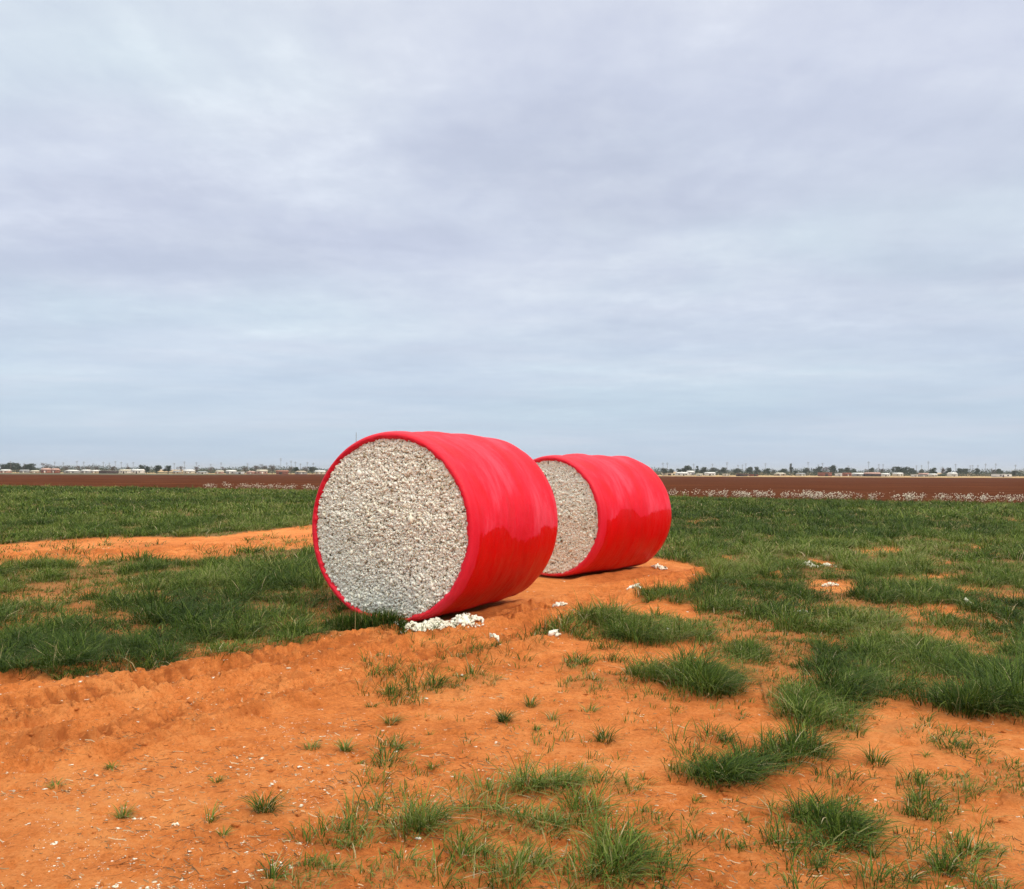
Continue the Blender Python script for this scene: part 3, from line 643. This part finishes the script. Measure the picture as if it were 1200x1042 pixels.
def bale(B, name, label, pts, seed, fl):
    R0, L = B['R'], B['L']
    e = bpy.data.objects.new(name, None); COL.objects.link(e)
    e.location = (B['c'][0], B['c'][1], R0 - .03); e.rotation_euler = (0, 0, math.atan2(B['a'][1], B['a'][0]))
    zc = R0 - .03
    # profile: from inside the front lip, over the rim, along the body, over the back rim
    prof = [(.10, -.098), (.05, -.095), (.022, -.088), (.006, -.074), (.001, -.058), (.006, -.040), (.022, -.025), (.05, -.014), (.09, -.007), (.13, -.003)]
    body = np.linspace(.16, L - .36, 96); pr = [(s, 0) for s in body]
    q = np.linspace(0, 1, 26)[1:]; back = [(L - .36 + .34 * math.sin(t * math.pi / 2), -.17 * (1 - math.cos(t * math.pi / 2))) for t in q]
    prof = prof + pr + back + [(L - .03, -.20), (L - .07, -.215)]
    s = np.array([p[0] for p in prof]); dr = np.array([p[1] for p in prof]); nth = 420
    th = np.linspace(-.5 * np.pi, 1.5 * np.pi, nth, endpoint=False); SS, TH = np.meshgrid(s, th, indexing='ij'); DR = dr[:, None] * np.ones(nth)[None]
    bodym = sstep(.10, .45, SS) * sstep(L + .05, L - .30, SS)
    tw = SS + .10 * np.sin(TH + seed)
    c_, s_ = np.cos(TH), np.sin(TH)
    ring = .012 * np.sin(2 * np.pi * tw / .74 + seed) + .004 * np.sin(2 * np.pi * tw / .31 + 2 * seed + 1.5 * np.sin(TH * 2))
    per = lambda k, sd, sx: fbm(tw * sx + 50 + k * c_, 50 + k * s_, sd, 4)
    wr = .050 * (per(1.0, 301 + seed, 2.0) - .5) + .022 * (per(2.5, 311 + seed, 5.0) - .5) + .007 * (per(7, 321 + seed, 13.0) - .5)
    lip = sstep(.10, .0, SS) * sstep(-.03, -.07, DR); rag = per(14, 401 + seed, .1) - .5 + .6 * (per(34, 405 + seed, .1) - .5)
    DR = DR + lip * rag * .045 * sstep(-.02, -.095, DR)
    RR = R0 + DR + bodym * (ring * (.55 + .45 * np.sin(TH)) + wr) + .020 * sstep(.2, L * .55, SS) * sstep(L, L * .6, SS) \
        + .008 * (fbm(3 * c_ + 9, 3 * s_ + 9, 7 + seed, 3) - .5)
    # squat under its own weight: a little wider low down, flat on the ground
    yy = 1.022 * RR * np.cos(TH) * (1 + .012 * (1 - np.sin(TH)) ** 1); zz = RR * np.sin(TH) - .0 * fl
    zz = np.where(zz < -(zc) + .10, -(zc) + .10 + (zz + zc - .10) * .72, zz); zz = np.maximum(zz, -zc - .012 + .0 * yy)
    uv = np.stack([SS, TH * R0], -1).reshape(-1, 2)
    V = np.stack([SS, -yy, zz], -1).reshape(-1, 3)
    # object origin on the ground: heights in the material are heights above ground
    V[:, 2] += zc; e.location.z = 0.0
    me = npmesh('plastic_wrap', V, grid_quads(len(s), nth, True)[:, ::-1], None, (wrap_material(name + '_wrap', pts, L),), None, True, uv)
    link('plastic_wrap', me, e)
    # cotton faces
    def face(s0, rad, sgn, nl, seed2):
        bd = []; rr = np.linspace(0, rad, 40); t2 = np.linspace(0, 2 * np.pi, 120, endpoint=False); A, Bt = np.meshgrid(rr, t2, indexing='ij')
        def dome(a, y_, z_): return .055 * (1 - (a / rad) ** 2) + .05 * (fbm(y_ * 2.2 + seed2, z_ * 2.2, 5, 3) - .5)
        def shape(yv, zv):
            lim = -zc + .10; zv = np.where(zv < lim, lim + (zv - lim) * .72, zv); return 1.022 * yv * (1 + .010 * (1 - zv / rad)), np.maximum(zv, -zc + .07)
        yv, zv = A * np.cos(Bt), A * np.sin(Bt); dm = dome(A, yv, zv); yv, zv = shape(yv, zv)
        V1 = np.stack([s0 - sgn * (dm - .018), yv, zv + zc], -1).reshape(-1, 3); q1 = grid_quads(40, 120, True)
        r_ = rad * np.sqrt(rng.uniform(0, 1, nl)); t_ = rng.uniform(0, 2 * np.pi, nl); y2, z2 = r_ * np.cos(t_), r_ * np.sin(t_)
        dm = dome(r_, y2, z2); y2, z2 = shape(y2, z2)
        sz = .0112 * np.exp(rng.normal(0, .28, nl))
        V2, F2, nv = lumps(np.stack([s0 - sgn * (dm + rng.normal(.001, .0045, nl)), y2, z2 + zc], -1), sz, I1, .26)
        dirt = fbm(y2 * 1.5 + 3, z2 * 1.5 + seed2, 17, 3); ring_ = sstep(.8, .0, np.hypot(y2 - .12, z2 + .1))
        tn = np.clip(rng.normal(.86, .15, nl) - .35 * (dirt - .45) - .07 * ring_, .30, 1); dk = rng.uniform(0, 1, nl) < .055 + .04 * (dirt > .55); tn = np.where(dk, rng.uniform(.0, .24, nl), tn)
        V_ = np.concatenate([V1, V2]); T_ = np.concatenate([np.full(len(V1), .5), np.repeat(tn, nv)])
        me = npmesh('cotton_face', V_, q1, F2 + len(V1), (FELT, COTTON), dict(tone=T_), False, None, np.zeros(len(q1)), np.ones(len(F2)))
        return link('cotton_face', me, e)
    face(.045, R0 - .084, 1, 22000, seed)
    face(L - .06, R0 - .20, -1, 7000, seed + 3)
    return tag(e, label, 'cotton bale', 'round cotton bales on the sand')
bale(B1, 'cotton_bale', 'nearer, larger round cotton bale in red plastic wrap, with cotton heap under its rim',
     [(0, 1.0), (.12, 1.0), (.16, 1.03), (.5, 1.117), (.7, 1.10), (.9, .955), (1.2, .91), (1.5, .957), (1.56, .97), (1.58, 1.06), (2.32, 1.02)], 1, 1)
bale(B2, 'cotton_bale', 'farther round cotton bale in red plastic wrap, half hidden behind the nearer one',
     [(0, .93), (.1, .95), (.35, 1.0), (.55, 1.13), (.95, 1.12), (1.15, .99), (1.35, .99), (1.5, 1.06), (1.95, 1.09), (2.34, 1.08)], 2, 1)

# ------------------------------------------------------------------ cotton plants left standing along the field edge
STALK = simple('dry_cotton_stalk', (.16, .085, .05), .9, .3, 20)
BOLL = cotton_material('cotton_bolls')
def cotton_plant_mesh():
    mb = MB(); h = random.uniform(.40, .60); tips = []
    mb.tube([(0, 0, -.03), (.01, 0, h * .5), (0, .01, h)], [.008, .006, .003], 4)
    for k in range(9):
        a = random.uniform(0, 6.28); z0 = h * random.uniform(.2, .9); l = random.uniform(.10, .24)
        p = (math.cos(a) * l, math.sin(a) * l, z0 + l * random.uniform(.2, .7)); mb.tube([(0, 0, z0), p], [.004, .002], 3); tips.append(p)
    tips.append((0, 0, h)); T = np.array(tips) + rng.normal(0, .02, (len(tips), 3)); T[:, 2] = np.maximum(T[:, 2], .05)
    V, Fc, nv = lumps(T, rng.uniform(.014, .029, len(T)), I1, .2)
    n0 = len(mb.v); vv = np.concatenate([np.array(mb.v), V]); tri = np.concatenate([np.array(mb.t), Fc + n0])
    return npmesh('cotton_plant', vv, mb.q, tri, (STALK, BOLL), dict(tone=np.concatenate([np.zeros(n0), np.full(len(V), .50)])), False, None, np.zeros(len(mb.q)), np.concatenate([np.zeros(len(mb.t)), np.ones(len(Fc))]))
PL = [cotton_plant_mesh() for _ in range(6)]
pos = []
while len(pos) < 290:
    side = random.random() < .80
    u = random.uniform(786, 1230) if side else random.uniform(236, 372)
    off = random.choice([.15, .15, 1.1, 1.1, 2.1, 3.2]) + random.gauss(0, .15) if random.random() < .82 else random.uniform(0, 9)
    if vn(np.array([u / 14.0]), np.array([3.3]), 8)[0] < random.uniform(.1, .5): continue
    k = (u - 600) / F; x = k * (61.0 + off) / (1 + .52 * k); y = 61.0 + off - .52 * x; pos.append((x, y))
for x, y in pos:
    o = link('cotton_plant', random.choice(PL), None, (x, y, .0)); s = random.uniform(.7, 1.05); o.scale = (s, s, s); o.rotation_euler = (0, 0, random.uniform(0, 6.28))
    tag(o, 'dry cotton plant with white bolls in the row between green grass and ploughed field', 'cotton plant', 'cotton plants along the edge of the ploughed field')

# ------------------------------------------------------------------ far settlement
HM = {k: simple('house_' + k, c, .8, .12, .5) for k, c in dict(white=(.74, .72, .68), tan=(.48, .38, .27), brick=(.33, .13, .08), pink=(.50, .30, .24), grey=(.34, .34, .34), dark=(.05, .03, .025), cream=(.62, .56, .44), rust=(.25, .08, .045)).items()}
GLASS = simple('dark_pane', (.03, .035, .045), .2, .1)
def house(u, Y, wp, h, wallm, roofm, lab, kind='gable', name='house', cat='house', nw=2):
    Y_ = Y; x, y = far(u, Y + (25 if Y < 600 else 0)); wd = wp * Y / F * .95; h *= .86; Y += 25 if Y < 600 else 0; dp = max(5.0, min(wd * .6, 10)); hw = h * (.62 if kind != 'flat' else .9)
    e = bpy.data.objects.new(name, None); COL.objects.link(e); e.location = (x, y, float(terr(y)) - .14); e.rotation_euler = (0, 0, random.uniform(-.12, .12))
    a = wd / 2; b = MB(); b.box(-a, a, 0, dp, 0, hw); link('wall', b.mesh('wall', HM[wallm]), e)
    r = MB(); o = .35
    if kind == 'flat': r.box(-a - .2, a + .2, -.2, dp + .2, hw + .003, h)
    else:
        i = 0 if kind == 'gable' else min(a * .45, 2.5)
        r.v = [(-a - o, -o, hw), (a + o, -o, hw), (a + o, dp + o, hw), (-a - o, dp + o, hw), (-a - o + i, dp / 2, h), (a + o - i, dp / 2, h)]
        r.q = [(0, 1, 5, 4), (2, 3, 4, 5), (3, 2, 1, 0)]; r.t = [(1, 2, 5), (3, 0, 4)]
    link('roof', r.mesh('roof', HM[roofm]), e)
    dw = min(1.0, wd * .15); d = MB(); dx = a * random.uniform(-.3, .3)
    big = cat in ('barn', 'shed'); dw = dw * 2.2 if big else dw
    d.box(dx - dw / 2, dx + dw / 2, -.04, -.003, 0, hw * .8); link('door', d.mesh('door', HM['dark' if big or wallm == 'white' else 'white']), e)
    if not big:
        for k in range(nw):
            wx = -a + (k + .5) * wd / nw
            if abs(wx - dx) < dw: wx += dw * 1.3
            q = MB(); q.box(wx - wd * .06, wx + wd * .06, -.04, -.003, hw * .4, hw * .8); link('window', q.mesh('window', GLASS), e)
    return tag(e, lab, cat)
for args in [
 (4, 560, 10, 3.0, 'pink', 'white', 'pink walled house with pale roof at the far left end of the horizon'),
 (27, 620, 9, 2.8, 'grey', 'grey', 'small grey house between the two dark tree clumps on the far left horizon'),
 (39, 555, 8, 2.4, 'tan', 'cream', 'small tan house at the foot of the second tree clump on the left horizon'),
 (52, 560, 9, 4.2, 'brick', 'pink', 'red brick house with pinkish roof left of its twin on the left horizon'),
 (62, 570, 8, 4.0, 'rust', 'pink', 'darker rust red house beside the brick house on the left horizon'),
 (82, 560, 17, 2.9, 'grey', 'white', 'long low house with a bright white roof on the left horizon', 'hip'),
 (99, 575, 9, 3.1, 'grey', 'white', 'short white roofed house right of the long white roofed one at left'),
 (110, 590, 10, 2.8, 'tan', 'white', 'pale tan house with white roof third in the row of white roofs at left'),
 (125, 560, 20, 2.4, 'dark', 'grey', 'long low dark shed with grey roof on the left horizon', 'flat', 'shed', 'shed'),
 (145, 600, 12, 3.4, 'white', 'cream', 'white house left of the dark round tree on the left horizon', 'gable'),
 (160, 570, 14, 3.6, 'white', 'white', 'wide white house directly left of two dark round trees at left'),
 (206, 580, 8, 2.4, 'tan', 'grey', 'small tan house just right of the dark round trees on the left horizon'),
 (220, 570, 12, 3.4, 'cream', 'white', 'cream house with white gable between the dark trees and the near bale'),
 (236, 560, 12, 2.2, 'white', 'grey', 'low white house with grey roof midway along the left horizon', 'hip'),
 (256, 590, 8, 2.8, 'pink', 'cream', 'small pink house midway between the left edge and the near bale on the horizon'),
 (270, 570, 11, 3.2, 'grey', 'white', 'grey house with white roof left of the low white shed on the left horizon'),
 (280, 545, 9, 2.0, 'white', 'white', 'low white shed in front of the houses on the left horizon', 'flat', 'shed', 'shed'),
 (293, 570, 10, 2.4, 'pink', 'pink', 'low pink house left of the cream roofed pink one on the left horizon', 'hip'),
 (306, 570, 12, 3.6, 'pink', 'cream', 'pink house with cream roof left of the rust red barn'),
 (330, 560, 14, 3.2, 'rust', 'brick', 'rust red barn on the horizon left of the near bale', 'gable', 'barn', 'barn'),
 (352, 570, 14, 2.8, 'grey', 'tan', 'low grey house with tan roof between rust red barn and near bale', 'hip'),
 (374, 560, 12, 3.2, 'cream', 'white', 'cream house with white roof touching the near bale on the horizon'),
 (783, 620, 12, 2.2, 'cream', 'tan', 'low cream shed touching the second bale on the right horizon', 'flat', 'shed', 'shed'),
 (800, 575, 18, 3.0, 'white', 'white', 'long white house on the horizon just right of the second bale', 'hip'),
 (810, 640, 8, 4.2, 'grey', 'white', 'tall pale gabled house behind the long white house right of the second bale'),
 (820, 560, 7, 1.8, 'white', 'cream', 'tiny white hut in front of the dark trees right of the second bale'),
 (833, 590, 12, 3.0, 'white', 'white', 'white house with white roof below a dark tree right of the second bale'),
 (852, 545, 7, 1.9, 'cream', 'cream', 'tiny cream hut left of the long dark shed', 'flat'),
 (871, 535, 12, 1.9, 'dark', 'rust', 'long low dark shed with rust roof right of the second bale', 'flat', 'shed', 'shed'),
 (884, 545, 10, 1.7, 'rust', 'dark', 'low rust shed joined to the right of the dark shed', 'flat', 'shed', 'shed'),
 (915, 640, 13, 2.8, 'tan', 'cream', 'wide tan house on the horizon left of the pointed tree', 'hip'),
 (940, 620, 9, 2.6, 'cream', 'grey', 'small cream house between pointed tree and the red brick building'),
 (968, 580, 15, 3.2, 'rust', 'brick', 'long red brick building left of the white garage on the right horizon', 'flat', 'shed', 'shed'),
 (984, 570, 6, 2.6, 'white', 'white', 'small bright white garage right of the long red brick building', 'flat', 'garage', 'garage'),
 (994, 590, 10, 3.0, 'brick', 'rust', 'red house right of the small bright white garage'),
 (1009, 600, 16, 3.0, 'grey', 'white', 'house with bright white roof at the left of the dark open barn', 'gable'),
 (1024, 570, 18, 3.4, 'dark', 'pink', 'dark open fronted barn with pale pink roof on the right horizon', 'gable', 'barn', 'barn'),
 (1039, 575, 9, 2.8, 'white', 'white', 'white house right of the dark open fronted barn'),
 (1054, 640, 10, 3.2, 'cream', 'white', 'cream house below the long dark tree clump on the right horizon'),
 (1073, 560, 5, 1.9, 'white', 'white', 'tiny white hut between tree clump and grey house at right', 'flat'),
 (1084, 580, 11, 3.0, 'grey', 'pink', 'grey house with pinkish roof right of the tiny white hut'),
 (1095, 570, 8, 2.6, 'cream', 'white', 'small cream house with white roof under the round dark tree at right'),
 (1118, 640, 9, 3.6, 'white', 'white', 'white gabled house behind the tan strip near the right edge'),
 (1177, 545, 20, 2.7, 'white', 'grey', 'long pale flat building near the right edge of the horizon', 'flat'),
 (1197, 800, 14, 6.0, 'white', 'white', 'big white warehouse cut off by the right edge of the picture', 'flat', 'warehouse', 'warehouse')]:
    house(*args)

# trees of the settlement
BARK = simple('bark', (.10, .075, .055), .9, .3, 8)
def crown_mesh(kind):
    """unit-height tree crown: leaf clumps spread through a lumpy volume"""
    nc = 13; cl = []
    for k in range(nc):
        a = random.uniform(0, 6.28); r = random.uniform(0, .30 if kind != 'pointed' else .13); zc = random.uniform(.36, .82)
        if kind == 'pointed': r *= (1.2 - zc) * 1.6; zc = random.uniform(.2, .95)
        cl.append((math.cos(a) * r, math.sin(a) * r, zc, random.uniform(.10, .19) * (1 if kind != 'pointed' else .6)))
    n = 1600; Cc = np.array(cl)[rng.integers(0, nc, n)]
    d = rng.normal(size=(n, 3)); d /= np.linalg.norm(d, axis=1)[:, None]; P_ = Cc[:, :3] + d * (Cc[:, 3:] * rng.uniform(.35, 1.05, n)[:, None])
    if kind == 'bare': P_ = P_[: n // 3]; n = len(P_)
    sz = rng.uniform(.016, .034, n) * (.7 if kind == 'bare' else 1); M_ = rotm(n); c_ = np.array([[-1, -.6, 0], [1, -.6, 0], [.7, .7, .2], [-.7, .7, -.2]])
    V = P_[:, None] + np.einsum('nij,vj->nvi', M_, c_) * sz[:, None, None]
    return npmesh('crown', V.reshape(-1, 3), np.arange(n * 4).reshape(-1, 4), None, (LEAF if kind != 'bare' else TWIG,), dict(tint=np.repeat(rng.uniform(0, 1, n), 4)))
def trunk_mesh(kind):
    mb = MB(); mb.tube([(0, 0, -.02), (.01, 0, .2), (0, .01, .45), (.0, 0, .75)], [.035, .026, .018, .006], 6)
    for k in range(8 if kind != 'bare' else 22):
        a = random.uniform(0, 6.28); z0 = random.uniform(.2, .6); l = random.uniform(.15, .34)
        mb.tube([(0, 0, z0), (math.cos(a) * l * .5, math.sin(a) * l * .5, z0 + l * .5), (math.cos(a) * l, math.sin(a) * l, min(.97, z0 + l * 1.1))], [.013, .008, .003], 4)
    return mb.mesh('trunk', BARK)
LEAF = leaf_material('evergreen_leaves', [(0, (.022, .038, .022)), (.5, (.038, .060, .032)), (1, (.065, .085, .045))], .1)
TWIG = leaf_material('bare_twigs', [(0, (.07, .055, .045)), (1, (.16, .13, .10))], .05)
TM = {k: [(crown_mesh(k), trunk_mesh(k)) for _ in range(3)] for k in ('round', 'bare', 'pointed')}
ORD = ['first', 'second', 'third', 'fourth', 'fifth', 'sixth', 'seventh', 'eighth', 'ninth', 'tenth', 'eleventh', 'twelfth', 'thirteenth', 'fourteenth', 'fifteenth', 'sixteenth', 'seventeenth', 'eighteenth', 'nineteenth', 'twentieth', 'twenty-first', 'twenty-second', 'twenty-third', 'twenty-fourth', 'twenty-fifth', 'twenty-sixth', 'twenty-seventh', 'twenty-eighth', 'twenty-ninth'] + ['thirtieth'] + ['thirty-' + q for q in ('first', 'second', 'third', 'fourth', 'fifth', 'sixth', 'seventh', 'eighth', 'ninth')]
def trees(lst, where):
    cnt = {}
    for (u, Y, h, wf, kind) in sorted(lst):
        k = cnt[kind] = cnt.get(kind, 0) + 1
        x, y = far(u, Y); e = bpy.data.objects.new({'round': 'round_tree', 'bare': 'bare_tree', 'pointed': 'pointed_tree'}[kind], None); COL.objects.link(e)
        e.location = (x, y, float(terr(y)) - .14); e.rotation_euler = (0, 0, random.uniform(0, 6.28)); h *= 1.3; e.scale = (h * wf * 1.15, h * wf * 1.15, h)
        cm, tm = random.choice(TM[kind]); link('crown', cm, e); link('trunk', tm, e)
        nm = {'round': 'dark green bushy tree', 'bare': 'leafless grey brown tree', 'pointed': 'narrow dark pointed tree'}[kind]
        tag(e, f'{ORD[k - 1]} {nm} along the horizon counting from {where}', 'tree', {'round': 'dark bushy trees on the horizon', 'bare': 'leafless trees on the horizon', 'pointed': 'pointed trees on the horizon'}[kind])
trees([(6, 640, 5.6, 1.3, 'round'), (13, 630, 6.2, 1.4, 'round'), (20, 640, 6.0, 1.3, 'round'), (31, 640, 5.4, 1.2, 'round'), (37, 630, 5.8, 1.3, 'round'), (55, 660, 6.6, 1.6, 'bare'), (68, 640, 4.5, 1.2, 'bare'), (78, 660, 5, 1.4, 'bare'), (92, 650, 4.8, 1.2, 'bare'), (104, 640, 4.6, 1.3, 'bare'),
       (113, 660, 5.0, 1.3, 'bare'), (132, 640, 5.0, 1.3, 'bare'), (150, 640, 4.8, 1.2, 'bare'), (166, 620, 5.2, 1.0, 'round'), (172, 560, 4.2, 1.0, 'round'), (184, 575, 4.8, 1.3, 'round'), (197, 570, 4.6, 1.3, 'round'), (212, 640, 4.8, 1.2, 'bare'), (230, 640, 5, 1.3, 'bare'), (247, 650, 4.6, 1.3, 'bare'),
       (262, 650, 4.5, 1.2, 'bare'), (287, 640, 4.8, 1.3, 'bare'), (301, 650, 6.0, 1.3, 'bare'), (310, 640, 5.8, 1.4, 'bare'), (319, 640, 6.0, 1.2, 'bare'), (340, 640, 4.8, 1.3, 'bare'), (347, 600, 4.2, 1.2, 'round'), (358, 650, 5.0, 1.3, 'bare'), (366, 640, 4.6, 1.3, 'round')], 'the left edge')
trees([(778, 620, 4.6, 1.0, 'round'), (786, 680, 4.2, 1.4, 'round'), (796, 680, 4.4, 1.2, 'round'), (805, 650, 6.2, 1.3, 'round'), (817, 700, 5.8, .9, 'pointed'), (825, 690, 5.4, 1.2, 'round'), (835, 700, 5.2, 1.4, 'round'), (848, 680, 5.4, .9, 'round'), (843, 720, 4.4, 1.3, 'bare'), (864, 700, 4.8, 1.4, 'round'), (879, 680, 5.6, 1.3, 'round'), (887, 690, 5.8, 1.0, 'round'),
       (899, 700, 4.8, 1.5, 'round'), (906, 720, 4.6, 1.2, 'bare'), (918, 720, 4.8, 1.4, 'round'), (927, 700, 7.4, .8, 'pointed'), (932, 640, 3.2, 1.2, 'round'), (945, 680, 5.2, 1.0, 'round'), (954, 720, 4.6, 1.0, 'pointed'), (960, 690, 6.2, 1.3, 'round'), (968, 740, 6.6, 1.0, 'bare'), (977, 690, 7.0, 1.2, 'round'), (986, 720, 5.2, 1.0, 'round'), (994, 700, 5.6, 1.2, 'round'), (1000, 720, 5.0, 1.0, 'round'),
       (1017, 720, 5, 1.3, 'bare'), (1022, 720, 5.6, 1.0, 'round'), (1033, 700, 5.6, 1.2, 'bare'), (1052, 690, 6.4, 1.3, 'round'), (1060, 690, 6.2, 1.4, 'round'), (1069, 700, 5.4, 1.3, 'round'), (1080, 700, 4.6, 1.0, 'round'), (1094, 680, 5.6, 1.3, 'round'), (1105, 720, 6.4, 1.0, 'bare'), (1112, 680, 5.6, 1.0, 'round'), (1126, 700, 5.4, 1.6, 'round'), (1131, 700, 5.0, 1.2, 'round'), (1145, 690, 5.4, .9, 'round'), (1164, 700, 5.2, 1.4, 'bare'), (1171, 700, 5.2, 1.0, 'round'), (1188, 640, 3.8, 1.4, 'round')], 'the second bale')
# low dark line of scrub joining them: a mass nobody could count
def scrub():
    n = 160000; u = rng.uniform(-500, 1700, n); Yd = rng.uniform(665, 800, n); x = (u - 600) / F * Yd
    tall = (3.2 + 5.0 * fbm(u / 16, u * 0 + 2, 401, 4)) * sstep(.30, .42, fbm(u / 50, u * 0 + 5, 403, 2) + .1)
    P_ = np.stack([x, Yd, terr(Yd) - .1 + tall * rng.uniform(0, 1, n) * rng.uniform(.4, 1, n)], -1)
    c_ = np.array([[-1, -.6, 0], [1, -.6, 0], [.7, .7, .2], [-.7, .7, -.2]]); V = P_[:, None] + np.einsum('nij,vj->nvi', rotm(n), c_) * rng.uniform(.15, .4, n)[:, None, None]
    return link('distant_scrub', npmesh('distant_scrub', V.reshape(-1, 3), np.arange(n * 4).reshape(-1, 4), None, (LEAF,), dict(tint=np.repeat(rng.uniform(0, 1, n), 4))))
tag(scrub(), 'low dark line of scrub along the whole horizon', 'scrub', kind='stuff')

# utility poles
POLEM = simple('weathered_pole', (.13, .11, .10), .8, .2, 4)
def pole_meshes():
    a = MB(); a.tube([(0, 0, -.3), (0, 0, 5), (0, 0, 10)], [.12, .105, .09], 8)
    b = MB(); b.box(-.95, .95, -.17, -.02, 9.1, 9.25); b.box(-.7, .7, -.17, -.02, 8.2, 8.32)
    c = MB()
    for x in (-.85, -.4, .4, .85): c.tube([(x, -.09, 9.253), (x, -.09, 9.5)], [.07, .05], 6)
    return a.mesh('post', POLEM), b.mesh('crossarm', POLEM), c.mesh('insulator', HM['grey'])
PM = pole_meshes()
def pole(u, Y, h, lab):
    x, y = far(u, Y); e = bpy.data.objects.new('utility_pole', None); COL.objects.link(e); e.location = (x, y, float(terr(y)) - .13); s = h / 10; e.scale = (1.0, 1.0, s)
    for nm, me in zip(('post', 'crossarm', 'insulator'), PM): link(nm, me, e)
    tag(e, lab, 'utility pole', 'utility poles along the horizon')
lp = [12, 28, 64, 74, 90, 98, 109, 121, 128, 135, 142, 149, 156, 204, 216, 230, 247, 259, 290, 329, 336, 341, 346, 352, 360, 367]
for i, u in enumerate(lp): pole(u, 600 + (i * 37) % 90, [8.5, 7.5, 9, 8, 9.5][i % 5] + (3 if u in (329, 341) else 0), f'thin dark utility pole on the left horizon, {ORD[i]} from the left edge')
rp = [777, 782, 807, 813, 835, 852, 865, 870, 874, 897, 926, 947, 959, 964, 994, 1018, 1030, 1035, 1074, 1080, 1088, 1120, 1137, 1140, 1146, 1155, 1167, 1190]
for i, u in enumerate(rp): pole(u, 610 + (i * 41) % 100, [9.5, 10, 8.5, 9][i % 4] + (2 if u in (947, 1088, 1167, 1018) else 0), f'{ORD[i]} thin utility pole on the horizon counting right from second bale')
def mast():
    x, y = far(417, 640); e = bpy.data.objects.new('radio_mast', None); COL.objects.link(e); e.location = (x, y, float(terr(y)) - .13)
    a = MB(); a.tube([(0, 0, 0), (0, 0, 16), (0, 0, 31.5)], [.32, .25, .18], 6); link('post', a.mesh('post', POLEM), e)
    b = MB()
    for z_ in (12, 18, 24, 29): b.box(-.5, .5, -.05, .05, z_, z_ + .12)
    link('crossarm', b.mesh('crossarm', POLEM), e); tag(e, 'tall thin mast rising just above the top left of the near bale', 'mast')
mast()

# ------------------------------------------------------------------ thin air between here and the town
hm = bpy.data.materials.new('haze'); ht = new_nt(hm); hn = N(ht)
ho = hn.n('ShaderNodeOutputMaterial'); hv = hn.n('ShaderNodeVolumePrincipled'); ht.links.new(hv.outputs[0], ho.inputs[1])
hv.inputs['Density'].default_value = .00014; hv.inputs['Color'].default_value = (.92, .95, 1, 1); hv.inputs['Anisotropy'].default_value = .2
hb = MB(); hb.box(-9500, 9500, -200, 12500, -2.6, 40)
tag(link('haze', hb.mesh('haze', hm)), 'thin pale haze over the plain', 'haze', kind='stuff')
